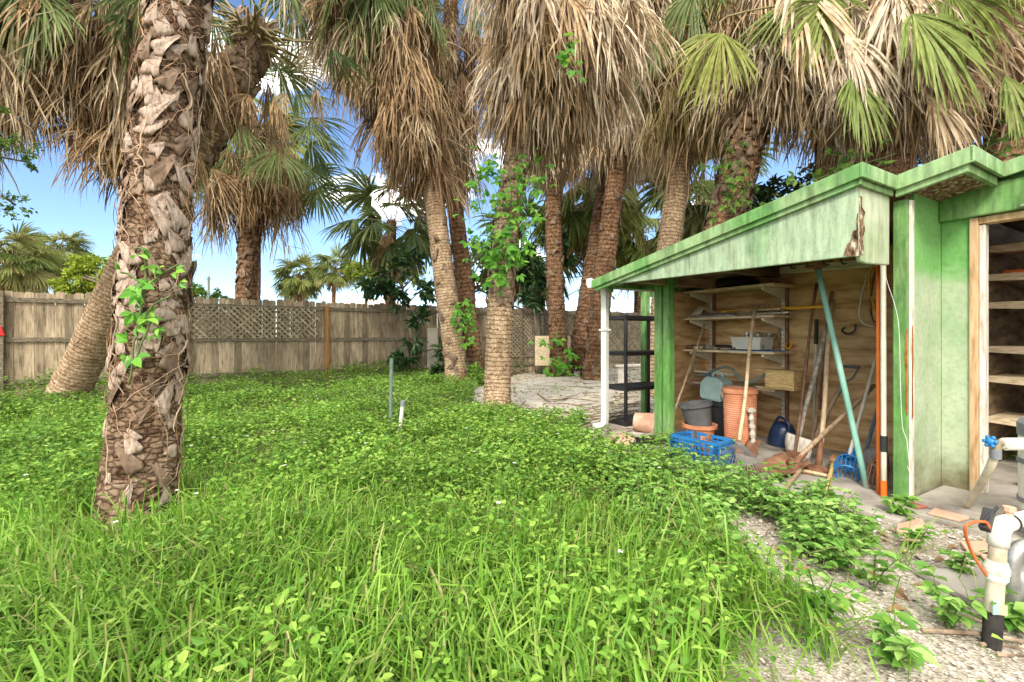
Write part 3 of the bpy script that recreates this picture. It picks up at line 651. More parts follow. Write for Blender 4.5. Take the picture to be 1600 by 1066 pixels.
mb = MB(); mb.prism([(x, y, .0) for x, y in SLAB], (0,0,.035)); struct('concrete_slab', mb, M['concrete'], bevel=.008)
mb = MB(); mb.sbox(-3.5, -.06, .05, 3.0, .036, .085); struct('patio_floor', mb, M['concrete'], bevel=.006)
GRA, SAN = np.array(GRAVEL), np.array(SAND)
SLAB_A = [tuple(S(s_, t_)[:2]) for s_, t_ in ((2.45,-.33),(2.45,1.9),(-4,1.9),(-4,-.12),(-.1,-.15),(-.1,-.36))]
def seen(x, y, margin=.9):
    return (y > .9) & (np.abs(x) < y*1.18+margin)
def behind_fence(x, y): return (np.stack([x+9.27, y-8.24], -1) @ np.array([-.5022, .8648])) > -.06
# long grass of the foreground
def scatter(n, x0, x1, y0, y1):
    x = rng.uniform(x0, x1, n); y = rng.uniform(y0, y1, n); k = seen(x, y) & ~inpoly(x, y, SLAB_A) & ~behind_fence(x, y); return x[k], y[k]
CLEAR = gp((905,668),(1045,664),(1058,712),(1000,716),(905,706))
def bare(x, y, m=0):                       # how bare the ground is, 0..1
    q = np.stack([x*1.6, y*1.6, 0*x], 1); nz = fbm(q, 21)-.5
    n2 = fbm(q*.9+9.7, 23)-.5; tuft = vnoise(q*2.2+3.1, 29)
    g = (inpoly(x+nz*1.1, y+n2*1.1, GRAVEL) & (tuft < .8)) | inpoly(x+nz*.4, y+nz*.4, SAND); return g
trunks_xy = [(-2.39, 2.91, .36), (-2.27, 2.62, .27), (-.24, 6.76, .25)]
def grass():
    mb = MB()
    for (n, y0, y1, L0, W0) in ((90000, 1.0, 2.6, .30, .008), (64000, 2.6, 4.3, .23, .0085), (38000, 4.3, 7.0, .19, .009), (8000, 7.0, 12.0, .15, .013)):
        x, y = scatter(n, -11, 4.2, y0, y1)
        clump = fbm(np.stack([x*1.1, y*1.1, 0*x], 1), 5); tuft = vnoise(np.stack([x*6, y*6, 0*x], 1), 8)
        keep = rng.uniform(0, 1, len(x)) < np.clip(.2+2.6*(clump-.36)+.8*(tuft-.5), .04, 1)
        keep &= ~(bare(x, y) & (rng.uniform(0, 1, len(x)) < .985))
        right = np.clip((x-(.55-.12*y))/1.2, 0, 1); keep &= rng.uniform(0, 1, len(x)) > right*.6
        for (tx, ty, tr) in trunks_xy: keep &= (x-tx)**2+(y-ty)**2 > tr*tr
        x, y, cl = x[keep], y[keep], clump[keep]; m = len(x)
        L = L0*rng.uniform(.45, 1.45, m)*(.7+.6*cl); W = W0*rng.uniform(.6, 1.35, m)
        az = rng.uniform(0, 2*np.pi, m)*.75 + fbm(np.stack([x*.9, y*.9, 0*x], 1), 31)*6
        blades(mb, np.stack([x, y, 0*x], 1), az, L, W, np.abs(rng.normal(.5, .36, m)), rng.uniform(.3, 1.4, m)*(.6+L/L0*.4), 5 if y0 < 4 else 3)
    o = struct('grass', mb, M['grass'], True, kind='stuff'); tag(o, 'long bright green grass arching over the yard in the foreground', 'grass')
grass()
def weeds():
    mb, fl, bm = MB(), MB(), MB()
    # low ground cover
    for (n, y0, y1, Ls) in ((70000, 1.0, 3.6, .033), (190000, 3.0, 6.2, .038), (170000, 6.0, 12.2, .046), (30000, 12, 16, .06)):
        x, y = scatter(n, -11.5, 4.5, y0, y1); q = np.stack([x, y, 0*x], 1)
        a = fbm(q*1.3, 41); b = vnoise(q*4.5, 43)
        keep = rng.uniform(0, 1, len(x)) < np.clip(.35+1.6*(a-.35), .1, 1)
        keep &= ~(bare(x, y) & (rng.uniform(0, 1, len(x)) < .975)) & ~inpoly(x, y, CLEAR)
        for (tx, ty, tr) in trunks_xy: keep &= (x-tx)**2+(y-ty)**2 > (tr*.95)**2
        x, y, a, b = x[keep], y[keep], a[keep], b[keep]; m = len(x)
        top = (.02+.24*a+.12*b)*(1.0 if y0 > 3 else 1.25)
        fz = behind = np.clip(((x+9.27)*-.5022+(y-8.24)*.8648+1.1)/1.1, 0, 1); top = top*(1+1.1*fz)
        z = top*np.sqrt(rng.uniform(.12, 1, m)); d = rdir(m, -.35, .55); nn = nrm(np.array([0, 0, 1.2])+rng.normal(0, .55, (m, 3)))
        L = Ls*rng.uniform(.55, 1.35, m); leaves(mb, np.stack([x, y, z], 1), d, nn, L, L*rng.uniform(.45, .72, m), .15)
        k = rng.uniform(0, 1, m) < (.0045 if y0 > 3 else .001)
        if k.any():
            fx = np.stack([x[k], y[k], top[k]+.025], 1)
            for j in range(5):
                aa = j*1.2566+rng.uniform(0, .3); dd = np.tile([math.cos(aa), math.sin(aa), .12], (k.sum(), 1)); leaves(fl, fx, dd, np.tile([0, 0, 1.], (k.sum(), 1)), .016, .012, 0)
    tag(struct('weeds', mb, M['weed'], kind='stuff'), 'low leafy green weeds covering the yard up to the fence', 'weeds')
    tag(struct('weed_flowers', fl, M['flower'], kind='stuff'), 'tiny white flowers dotted over the green weeds', 'flowers')
    # taller leafy weeds along the edge of the gravel and in front of the tools
    edge = gp((905,655),(960,690),(1040,712),(1120,745),(1200,775),(1210,800),(1150,860),(1180,905),(1100,940),(1000,860),(960,780),(880,705))
    extra = gp((1215,800),(1290,800),(1370,850),(1330,905),(1220,905),(1195,850))
    B, D, N, Ls = [], [], [], []; st = MB()
    def stalk(x, y, h, nl, ls):
        lean = rng.normal(0, .18, 2); p = np.array([[x, y, 0], [x+lean[0]*h*.4, y+lean[1]*h*.4, h*.55], [x+lean[0]*h, y+lean[1]*h, h]])
        st.tube(p, [.0035, .0028, .0016], 4, False); ph = rng.uniform(0, 6.28)
        for k in range(nl):
            f = .25+.75*(k+.5)/nl; q = p[0]*(1-f)+p[2]*f+(p[1]-(p[0]+p[2])/2)*4*f*(1-f)*.5
            aa = ph+k*2.4; e = rng.uniform(-.2, .55); d = np.array([math.cos(aa)*math.cos(e), math.sin(aa)*math.cos(e), math.sin(e)])
            for da in (-.7, 0, .7):
                d3 = np.array([d[0]*math.cos(da)-d[1]*math.sin(da), d[0]*math.sin(da)+d[1]*math.cos(da), d[2]])
                B.append(q+d*.02); D.append(d3); N.append(nrm(UP+rng.normal(0, .3, 3))); Ls.append(ls*rng.uniform(.7, 1.2)*(1 if da == 0 else .75))
    for poly, n, h0 in ((edge, 800, .2), (extra, 220, .2)):
        P = np.array(poly); lo, hi = P.min(0), P.max(0); k = 0
        while k < n:
            x, y = rng.uniform(lo[0], hi[0]), rng.uniform(lo[1], hi[1])
            if not inpoly(np.array([x]), np.array([y]), poly)[0]: continue
            if inpoly(np.array([x]), np.array([y]), SLAB_A)[0] or inpoly(np.array([x]), np.array([y]), CLEAR)[0]: k += 1; continue
            if vnoise(np.array([[x*3, y*3, 0]]), 77)[0] < .22 and rng.uniform() < .8: k += 1; continue
            stalk(x, y, h0*rng.uniform(.45, 1.15), int(rng.integers(5, 10)), .052); k += 1
    n_mid = 0
    while n_mid < 900:                     # taller stalks standing out of the ground cover
        x, y = rng.uniform(-8, 2.5), rng.uniform(3.2, 10)
        X_, Y_ = np.array([x]), np.array([y]); n_mid += 1
        if not seen(X_, Y_)[0] or bare(X_, Y_)[0] or behind_fence(X_, Y_)[0] or inpoly(X_, Y_, SLAB_A)[0] or fbm(np.array([[x*.8, y*.8, 0]]), 55)[0] < .47: continue
        if (x+2.39)**2+(y-2.91)**2 < .2 or (x+.24)**2+(y-6.76)**2 < .1: continue
        stalk(x, y, rng.uniform(.16, .36), int(rng.integers(4, 8)), .05)
    xs = np.array(Ls); leaves(bm, np.array(B), np.array(D), np.array(N), xs, xs*.52, .16)
    tag(struct('leafy_weeds', bm, M['bush'], kind='stuff'), 'knee high pale green leafy weeds in front of the tool bay', 'weeds')
    tag(struct('weed_stems', st, M['stem'], kind='stuff'), 'thin stems of the leafy weeds by the tool bay', 'weeds')
weeds()
def seedling(label, x, y, h, nl, ls, seed):
    r = np.random.default_rng(seed); g = G(x, y); t = thing('weed_plant', label, 'weed', g, 'weeds sprouting from the gravel'); sm, lm = MB(), MB(); B, D, N, Ls = [], [], [], []
    for j in range(3):
        ln = r.normal(0, .25, 2); p = np.array([g, g+[ln[0]*h*.4, ln[1]*h*.4, h*.5], g+[ln[0]*h, ln[1]*h, h*r.uniform(.7, 1.1)]]); sm.tube(p, [.004, .003, .0015], 5)
        for k in range(nl):
            f = .2+.8*(k+.7)/nl; q = p[0]*(1-f)+p[2]*f; a = k*2.4+j; e = r.uniform(-.2, .5)
            for da in (-.75, 0, .75):
                B.append(q); D.append([math.cos(a+da)*math.cos(e), math.sin(a+da)*math.cos(e), math.sin(e)]); N.append(nrm(UP+r.normal(0, .25, 3))); Ls.append(ls*r.uniform(.7, 1.2))
    Ls = np.array(Ls); leaves(lm, np.array(B), np.array(D), np.array(N), Ls, Ls*.55, .16)
    part('stem', sm, M['stem'], t); part('foliage', lm, M['bush'], t)
for k, a in enumerate([
    ('broad leafed weed growing at the foot of the near green post', 1405, 812, .17, 5, .075), ('spindly weed between the yellow handle and the rusty shovel', 1290, 790, .22, 6, .04),
    ('pale weed left of the white pipe base in the gravel', 1480, 985, .2, 5, .07), ('thin upright weed in the gravel below the green post', 1345, 842, .2, 6, .04),
    ('bushy weed in front of the broken tiles', 1430, 860, .13, 6, .05), ('small weed beside the orange cable on gravel', 1500, 905, .15, 5, .055),
    ('weed in the bottom right corner, right of the white standpipe', 1590, 990, .14, 5, .08), ('weed close to the middle of the gravel patch', 1365, 925, .22, 7, .06),
    ('tall weed in the lower part of the gravel near the grass', 1275, 985, .22, 7, .06), ('weed nearest the camera on the gravel', 1400, 1050, .18, 6, .07),
    ('weed sprouting before the fruit picker basket', 1215, 762, .2, 6, .05)]):
    seedling(a[0], *a[1:], 100+k)
# shell chips, twigs and dead leaves lying about
mb = MB(); x, y = rng.uniform(.3, 5.5, 26000), rng.uniform(.9, 4.2, 26000)
k = inpoly(x, y, GRAVEL) & seen(x, y) & ~inpoly(x, y, SLAB_A); x, y = x[k], y[k]; n = len(x)
s_ = rng.uniform(.003, .010, n)*(.7+.25*y)*np.where(rng.uniform(0, 1, n) < .05, 2.1, 1); d1 = rdir(n, -.35, .35); d2 = nrm(np.cross(d1, nrm(UP+rng.normal(0, .35, (n, 3))))); c = np.stack([x, y, .006+s_*.25], 1); up = nrm(np.cross(d1, d2))
up *= np.sign(up[:, 2:3]); a, b = d1*s_[:, None], d2*s_[:, None]*rng.uniform(.4, .9, n)[:, None]; e = up*s_[:, None]*.4
P = np.stack([c-a, c-b*.9, c+a*.8, c+b, c+e], 1).reshape(-1, 3); i = np.arange(n)[:, None]*5
mb.add(P, np.concatenate([i+np.array(q) for q in ([0,1,4], [1,2,4], [2,3,4], [3,0,4])]))
tag(struct('shell_gravel', mb, M['shell'], kind='stuff'), 'loose pale shell chips on the gravel patch', 'gravel')
mb = MB(); lm = MB()
zones = [(gp((800,640),(960,600),(1030,640),(1045,700),(960,712),(870,690)), 260, .5), (gp((960,575),(1010,570),(1060,640),(960,640)), 150, .5), (gp((740,612),(950,575),(950,600),(800,622)), 110, .4),
         (GRAVEL, 150, .13), (gp((800,575),(960,565),(960,585),(800,592)), 130, .5)]
for poly, n, L0 in zones:
    P = np.array(poly); lo, hi = P.min(0), P.max(0)
    for k in range(n):
        x, y = rng.uniform(lo[0], hi[0]), rng.uniform(lo[1], hi[1])
        if not inpoly(np.array([x]), np.array([y]), poly)[0]: continue
        if inpoly(np.array([x]), np.array([y]), SLAB_A)[0]: continue
        a = rng.normal(.15, .5)+(3.14 if rng.uniform() < .5 else 0); L = L0*rng.uniform(.3, 1.3); z = rng.uniform(.01, .06); d = np.array([math.cos(a), math.sin(a), rng.normal(0, .05)])
        p = np.array([x, y, z]); sd = np.array([-d[1], d[0], 0])*rng.normal(0, .12)*L
        rr = rng.uniform(.002, .008) if rng.uniform() < .85 else .012
        mb.tube(catmull([p, p+d*L*.5+sd, p+d*L], 6), np.linspace(rr, rr*.5, 6), 5)
n = 2300; x, y = rng.uniform(-.5, 4.5, n), rng.uniform(1.2, 15, n); k = bare(x, y) & ~inpoly(x, y, SLAB_A); x, y = x[k], y[k]; n = len(x)
L = rng.uniform(.03, .1, n); leaves(lm, np.stack([x, y, .015+0*x], 1), rdir(n, -.05, .25), nrm(UP+rng.normal(0, .3, (n, 3))), L, L*.4, .2)
tag(struct('twig_litter', mb, M['twig'], kind='stuff'), 'brown twigs and stalks strewn over the sand', 'twigs')
tag(struct('leaf_litter', lm, M['litter'], kind='stuff'), 'dry brown leaves scattered over sand and gravel', 'leaves')
def branch(label, pts, r0):
    mb = MB(); p = catmull(np.array(pts), 14); p = p+(fbm(p*6, 3)[:, None]-.5)*.04; mb.tube(p, np.linspace(r0, r0*.45, 14), 7)
    k = 7; d = p[9]-p[7]; mb.tube(np.array([p[7], p[7]+d*1.5+np.array([.02, .03, .05]), p[7]+d*3+np.array([.05, .1, .1])]), [r0*.5, r0*.35, r0*.2], 5)
    single('fallen_branch', mb, M['twig'], label, 'branch', 'dry branches fallen on the sand')
branch('thick bare branch pointing from the grass edge toward the downspout', [G(872,692,.04), G(905,672,.06), G(945,658,.07), G(985,650,.05)], .022)
branch('long thin branch lying across the sand behind the downspout', [G(830,650,.04), G(880,655,.05), G(930,650,.05), G(1000,640,.05)], .016)
branch('short reddish stump of branch beside the middle palm', [G(800,640,.03), G(808,640,.12), G(818,637,.2)], .03)
branch('curved branch lying highest on the pale sand', [G(840,615,.04), G(862,628,.08), G(890,622,.06), G(935,628,.04)], .014)
# ---------------------------------------------------------------- fence
def FP(u, z=0.0, off=0.0): return np.array([-9.27, 8.24, z]) + U*u + V*off
def ux(x):
    k = (x-CX)/F_PX; return (k*8.24+9.27)/(U[0]-k*U[1])
fence = thing('wooden_fence', 'weathered grey board fence with lattice bays closing off the back of the yard', 'fence', FP(3))
posts = [-8.2, -5.45, -2.7, .03, ux(293), ux(510), ux(652), 11.0, 13.6, 16.2, 18.9, 21.6]
top0 = 1.955
for a, b in zip(posts, posts[1:]):
    mb = MB(); u = a
    while u < b-.02:
        w = min(.137+rng.normal(0, .004), b-u); h = top0+rng.normal(0, .014); tl = rng.normal(0, .006); q = rng.uniform(-.004, .004); dg = .025
        f = [FP(u, .03, q), FP(u+w, .03, q), FP(u+w+tl, h-dg, q), FP(u+w-dg+tl, h, q), FP(u+dg+tl, h, q), FP(u+tl, h-dg, q)]
        mb.prism(f, V*.018); u += w+rng.uniform(.001, .005)
    part('board_panel', mb, M['fence'], fence)
    for z, hh in ((1.79, .085), (1.06, .085), (.28, .085)):
        mb = MB(); mb.edge(FP(a+.05, z-hh/2+rng.normal(0, .008), -.042), U*(b-a-.1), V*.036, UP*hh); part('rail', mb, M['rail'], fence, bevel=.004)
for k, u in enumerate(posts):
    mb = MB(); new = k == 5
    mb.edge(FP(u-.045, 0, -.11 if new else -.10), U*.09, V*(.066 if new else .055), UP*(1.86 if new else 1.93+rng.normal(0, .02)))
    part('post', mb, M['new_post' if new else 'rail'], fence, bevel=.004, label='newer orange brown fence post' if new else None)
def lattice(u0, u1, z0, z1, ragged_end=False):
    mb = MB(); H = z1-z0; sp = .125; k = -int(H/sp)-1
    while k*sp < (u1-u0):
        for sgn, off in ((1, -.052), (-1, -.061)):
            a, b = (k*sp, k*sp+H) if sgn > 0 else (k*sp+H, k*sp); za, zb = 0., H
            pa, pb = np.array([a, za]), np.array([b, zb])
            for lim, hi in ((0, False), (u1-u0-(rng.uniform(0, .45) if ragged_end else 0), True)):   # trim to the frame
                for _ in range(2):
                    if (pa[0] > lim) if hi else (pa[0] < lim):
                        f = (lim-pa[0])/(pb[0]-pa[0]) if pb[0] != pa[0] else 2
                        pa = pa+(pb-pa)*f if 0 <= f <= 1 else None
                    if pa is None: break
                    pa, pb = pb, pa
                if pa is None: break
            if pa is None or np.linalg.norm(pb-pa) < .05: continue
            mb.bar(FP(u0+pa[0], z0+pa[1], off), FP(u0+pb[0], z0+pb[1], off), .006, .036, up=U*0+np.cross(V, nrm(U*(pb[0]-pa[0])+UP*(pb[1]-pa[1]))))
        k += 1
    part('lattice', mb, M['lattice'], fence)
lattice(posts[4]+.06, ux(503), 1.08, 1.78, True); lattice(ux(795), ux(855), .5, 1.75); lattice(ux(875), ux(1035), .4, 1.75)
mb = MB(); c = RT(4, 520, 0)*0 + FP(ux(4), 1.19, -.12); mb.prism([c+U*-.14+UP*-.05, c+U*.07+UP*-.05, c+U*.02+UP*.12, c+U*-.05+UP*.14], V*.03)
single('red_bag', mb, M['red'], 'small red cloth hanging on the fence rail at the left edge', 'bag', bevel=.01)
# stake and pipe in the grass
g = G(610, 690); mb = MB(); mb.tube([g, g+UP*.62+np.array([.005, 0, 0]), PX(612, 560, g[1])], .019, 10); single('metal_stake', mb, M['green_metal'], 'thin grey green metal stake standing upright in the weeds', 'stake')
g = G(622, 694); t = thing('capped_pipe', 'short white plastic pipe with a grey cap leaning in the weeds', 'pipe', g); q = PX(629, 634, g[1]-.02)
mb = MB(); mb.tube([g, q], .02, 12); part('pipe', mb, M['pvc'], t, smooth=False); mb = MB(); d = nrm(q-g); mb.tube([q-d*.005, q+d*.055], .025, 12); part('cap', mb, M['grey_band'], t)
# things leaning at the far end of the yard
g = G(826, 582); t = thing('plastic_crate', 'tall black slatted plastic panel standing against the far fence', 'crate', g); h = .56*13.6/14
mb = MB(); w = .85
for k in range(6): mb.box(g+np.array([w*(k-2.5)/6, k*.06, .5]), (.1, .04, 1.0))
part('slat', mb, M['black'], t, bevel=.006); mb = MB()
for z in (.05, .5, .98): mb.bar(g+np.array([-w/2, -.14+.04, z]), g+np.array([w/2, .16+.04, z]), .03, .06)
part('rail', mb, M['black'], t)
g = G(866, 572) ; mb = MB(); p0, p1 = PX(836, 523, 13.0), PX(891, 523, 13.1); mb.edge(PX(836, 567, 13.0)*[1,1,0]+UP*.28, (p1-p0)*[1,1,0], UP*.85, np.array([0, .03, 0]))
single('plywood_board', mb, M['shelfwood'], 'square tan plywood sheet propped behind the thin palm', 'board', bevel=.004)
for k, (xx, hh) in enumerate(((668, 1.35), (640, .9))):
    mb = MB(); q = PX(xx, 585, 12.2)*[1,1,0]; mb.edge(q, U*(.3 if k == 0 else .1), V*.03, UP*hh)
    single('grey_board' if k == 0 else 'wooden_stump', mb, M['rail' if k else 'house_wall'], 'pale pinkish board standing beside the dark shrub' if k == 0 else 'narrow grey timber offcut left of the dark shrub', 'board', bevel=.006)
# ---------------------------------------------------------------- palms
def pp(Z, *xy): return [PX(x, y, Z) for x, y in xy]
A = [G(216, 812)*[1,1,0]+UP*-.03, PX(232, 600, 2.91), PX(243, 400, 2.93), PX(257, 200, 2.95), PX(281, 0, 2.97), PX(310, -220, 3.0), PX(330, -500, 3.0), PX(340, -760, 3.02)]
bigpalm, bpath, brad = palm('thick shaggy palm trunk with old leaf bases in the left foreground', A, .187, .124, 'big', 11, dead=16, skirt=.8, live=16, nboot=0, fanL=1.0, flare=.55, live_lo=.15, group='palms of the yard')
vp = lambda x, y: PX(x, y, 2.66)
vine('bright green climbing vine on the shaggy left palm trunk', [[vp(205,600), vp(214,520), vp(225,450), vp(222,395), vp(205,390)], [vp(225,450), vp(250,430), vp(275,415)], [vp(214,520), vp(236,480), vp(262,465)], [vp(225,450), vp(205,430), vp(190,425)], [vp(215,560), vp(232,520), vp(240,500)]], 24, .078, 3, spread=.035)
# leaning palm before the fence
L_ = [PX(100, 628, 7.9), PX(150, 525, 7.8), PX(205, 410, 7.7), PX(275, 290, 7.6), PX(345, 170, 7.5), PX(385, 92, 7.45), PX(398, 45, 7.4)]
palm('leaning palm with a smooth ringed trunk crossing behind the shaggy one', L_, .275, .27, 'ring', 12, dead=16, skirt=1.4, live=7, nspike=70, fanL=1.0, pet=1.1, nboot=150, boots_u=(.55, 1), bmat='boot_red', flare=.2, tmat='trunk_ring', deadmat='dead_dark', group='palms of the yard', live_lo=.3)
# palm hidden behind the shaggy trunk: its skirt hangs left of it
palm('palm behind the shaggy trunk whose mixed brown and green skirt hangs at upper left', pp(6.7, (236, 665), (240, 450), (222, 250), (196, 60), (180, -60)), .2, .17, 'rough', 13, dead=130, skirt=2.7, live=8, fanL=1.05, pet=.9, out=1.4, green_in_skirt=22, deadmat='dead_dark', group='palms of the yard', live_lo=-.1)
palm('palm mostly outside the frame with dead fronds in the top left corner', pp(6.0, (-60, 690), (-50, 400), (-40, 100), (-40, -120)), .2, .18, 'rough', 14, dead=75, skirt=2.4, live=8, fanL=1.0, out=1.3, deadmat='dead_dark', group='palms of the yard')
palm('palm behind the tan trunk with separate pale fans dangling to its left', [G(722, 606)*[1,1,0]]+pp(10.9, (716, 560), (703, 480), (692, 400), (668, 270), (610, 110), (548, 0), (530, -60)), .17, .15, 'rough', 31, dead=110, skirt=2.4, live=8, fanL=1.3, pet=1.0, out=1.4, deadmat='dead', green_in_skirt=8, group='palms of the yard')
palm('palm over the gap between the leaning pair and the shed with light hanging fans', [PX(931, 600, 12.3)*[1,1,0]]+pp(12.3, (935, 540), (943, 460), (956, 360), (973, 240), (1008, 100), (1032, -60)), .17, .15, 'rough', 32, dead=150, skirt=2.9, live=6, fanL=1.3, pet=1.0, out=1.4, deadmat='dead', group='palms of the yard')
# palm beyond the fence
palm('palm beyond the fence with dangling dry fans and a short brown trunk', [PX(383, 600, 12)*[1,1,0]] + pp(12, (384, 465), (388, 400), (390, 330), (398, 240), (402, 200)), .24, .24, 'rough', 15, dead=44, skirt=2.0, live=22, nboot=130, out=1.5, fanL=1.3, pet=1.2, green_in_skirt=3, deadmat='dead_dark', spread=(.45, .9), group='palms beyond the fence', live_lo=-.5, droop=1.2)
# the row in the middle of the yard
palm('tan palm trunk left of the bright vined one, under a long brown petticoat', [G(713, 603)*[1,1,0]]+pp(10.5, (711, 560), (700, 480), (690, 400), (675, 290), (650, 170), (612, 30), (592, -60)), .26, .2, 'rough', 16, dead=190, skirt=3.1, live=8, nboot=80, fanL=1.35, pet=1.0, out=1.5, deadmat='dead_dark', green_in_skirt=16, tmat='trunk_ring', group='palms of the yard', live_lo=-.2)
palm('slim reddish palm just behind the tan trunk', [G(744, 584)*[1,1,0]]+pp(12.0, (742, 570), (727, 450), (714, 350), (705, 260), (700, 150), (705, 0)), .24, .18, 'rough', 17, dead=100, skirt=3.6, live=8, nboot=60, fanL=1.3, pet=.8, deadmat='dead_dark', green_in_skirt=6, group='palms of the yard')
C = [G(776, 648)*[1,1,0]]+pp(6.76, (777, 600), (781, 500), (785, 430), (797, 310), (828, 150), (862, 0), (880, -120))
palm('stout pale brown palm trunk in the middle of the yard, wrapped in vine above', C, .20, .17, 'ring', 18, dead=200, skirt=1.5, live=8, nboot=110, boots_u=(.32, .75), fanL=1.15, pet=1.0, flare=.25, out=1.55, group='palms of the yard', live_lo=-.1, sw=.032)
cv = lambda x, y: PX(x, y, 6.42)
vine('lime green vine climbing the stout middle palm', [[cv(792,440), cv(790,380), cv(800,320), cv(795,260)], [cv(790,380), cv(765,365), cv(745,300), cv(760,245)], [cv(800,320), cv(830,310), cv(842,270), cv(815,240)], [cv(790,400), cv(815,385), cv(820,350)], [cv(792,430), cv(770,410), cv(760,395)]], 190, .12, 4, spread=.13)
vine('small tuft of green leaves among the dry fronds above the middle palm', [[PX(880,110,5.6), PX(890,80,5.55), PX(895,60,5.5)], [PX(880,110,5.6), PX(905,95,5.55)]], 9, .13, 5, spread=.08)
palm('thin dark palm with a leafy foot standing behind the middle palm', [G(877, 588)*[1,1,0]]+pp(12.6, (874, 560), (868, 450), (865, 350), (866, 250), (878, 100), (888, -20)), .25, .2, 'rough', 19, dead=180, skirt=2.9, live=6, nboot=100, fanL=1.4, pet=1.1, out=1.3, group='palms of the yard')
vine('green vine tangled round the foot of the thin dark palm', [[PX(868,590,12.2), PX(872,560,12.2), PX(868,530,12.2)], [PX(880,595,12.2), PX(888,575,12.2)]], 55, .17, 6, spread=.2)
palm('front one of two leaning palms near the downspout', [G(928, 595)*[1,1,0]]+pp(11.6, (932, 545), (940, 460), (952, 360), (966, 250), (980, 150), (996, 0), (1000, -90)), .27, .2, 'rough', 20, dead=190, skirt=3.3, live=6, nboot=90, fanL=1.4, pet=1.1, out=1.4, group='palms of the yard')
palm('rear one of two leaning palms near the downspout', [G(905, 577)*[1,1,0]]+pp(13.8, (906, 540), (920, 450), (938, 340), (950, 240), (948, 130), (940, 10)), .27, .22, 'rough', 21, dead=100, skirt=3.6, live=10, nboot=120, fanL=1.35, pet=.9, group='palms of the yard')
palm('slanting bare palm trunk seen over the low end of the shed roof', [PX(1030, 650, 8.6)*[1,1,0]]+pp(8.6, (1036, 480), (1046, 380), (1060, 280), (1073, 190), (1085, 80), (1092, -40)), .225, .2, 'rough', 23, dead=140, skirt=2.0, live=6, fanL=1.25, pet=1.0, out=1.4, deadmat='dead_tan', green_in_skirt=7, spread=(.45, .9), group='palms behind the shed', tmat='trunk_ring')
palm('thick vine grown palm trunk behind the tall end of the shed roof', [PX(1090, 700, 6.9)*[1,1,0]]+pp(6.9, (1112, 450), (1135, 340), (1160, 240), (1185, 160), (1222, 20), (1240, -90)), .26, .24, 'rough', 24, dead=180, skirt=1.8, live=6, nboot=150, boots_u=(.3, .9), fanL=1.05, pet=.85, green_in_skirt=5, spread=(.4, .85), group='palms behind the shed', out=1.15, sw=.032)
vine('dark green vine on the palm behind the shed roof', [[PX(1150,330,6.45), PX(1130,270,6.45), PX(1140,215,6.45)], [PX(1120,330,6.45), PX(1150,300,6.45), PX(1180,335,6.45)], [PX(1140,280,6.45), PX(1165,245,6.45)]], 50, .11, 7, spread=.14, mat='midleaf')
ex = [(PX(1425, 22, 4.9), (.3, -.25, -1), (1, .25, .25), 1.1, 1.25, 'live'), (PX(1335, 118, 5.1), (-.05, -.2, -1), (1, .3, .1), .8, .95, 'live'), (PX(1128, 52, 6.0), (-.4, -.25, -1), (1, -.2, -.4), .95, 1.2, 'live'), (PX(1242, -25, 5.2), (.05, -.3, -1), (1, .2, 0), .8, 1.35, 'dead'),
      (PX(1320, 55, 5.3), (.25, -.3, -1), (1, .1, .1), .6, 1.1, 'dead'), (PX(1570, 118, 5.2), (.15, -.2, -1), (1, .2, .2), .8, .9, 'live'), (PX(1455, 150, 5.3), (.1, -.2, -1), (1, .1, 0), .6, .9, 'dead'), (PX(1290, 5, 5.1), (-.5, -.2, -.5), (.4, .1, -1), .9, 1.0, 'live')]
palm('palm over the shed with large yellow green fans among pale dead ones', [PX(1395, 760, 6.0)*[1,1,0]]+pp(6.0, (1395, 420), (1392, 200), (1390, 60), (1388, -60)), .22, .2, 'rough', 25, dead=220, skirt=1.6, live=6, fanL=1.08, pet=.9, livemat='frond_yel', deadmat='dead', spread=(.4, .85), group='palms behind the shed', extra=ex, out=1.2, green_in_skirt=5, sw=.032)
palm('palm behind the shed at the right edge of the picture', [PX(1575, 780, 6.3)*[1,1,0]]+pp(6.3, (1572, 420), (1570, 200), (1568, 60), (1566, -80)), .22, .2, 'rough', 26, dead=150, skirt=1.5, live=7, fanL=1.0, pet=.9, deadmat='dead', green_in_skirt=9, group='palms behind the shed', sw=.032)
palm('palm between the two shed palms filling the gap with dry fronds', [PX(1300, 740, 6.8)*[1,1,0]]+pp(6.8, (1300, 420), (1300, 200), (1298, 40), (1296, -90)), .22, .2, 'rough', 27, dead=130, skirt=1.4, live=6, fanL=1.05, pet=.9, deadmat='dead', group='palms behind the shed', green_in_skirt=4, sw=.032)
vine('leafy creeper showing over the right part of the shed roof', [[PX(1250,290,5.4), PX(1320,265,5.4), PX(1400,240,5.4)], [PX(1540,230,5.4), PX(1580,215,5.4), PX(1640,200,5.4)]], 60, .12, 8, spread=.12, mat='midleaf')
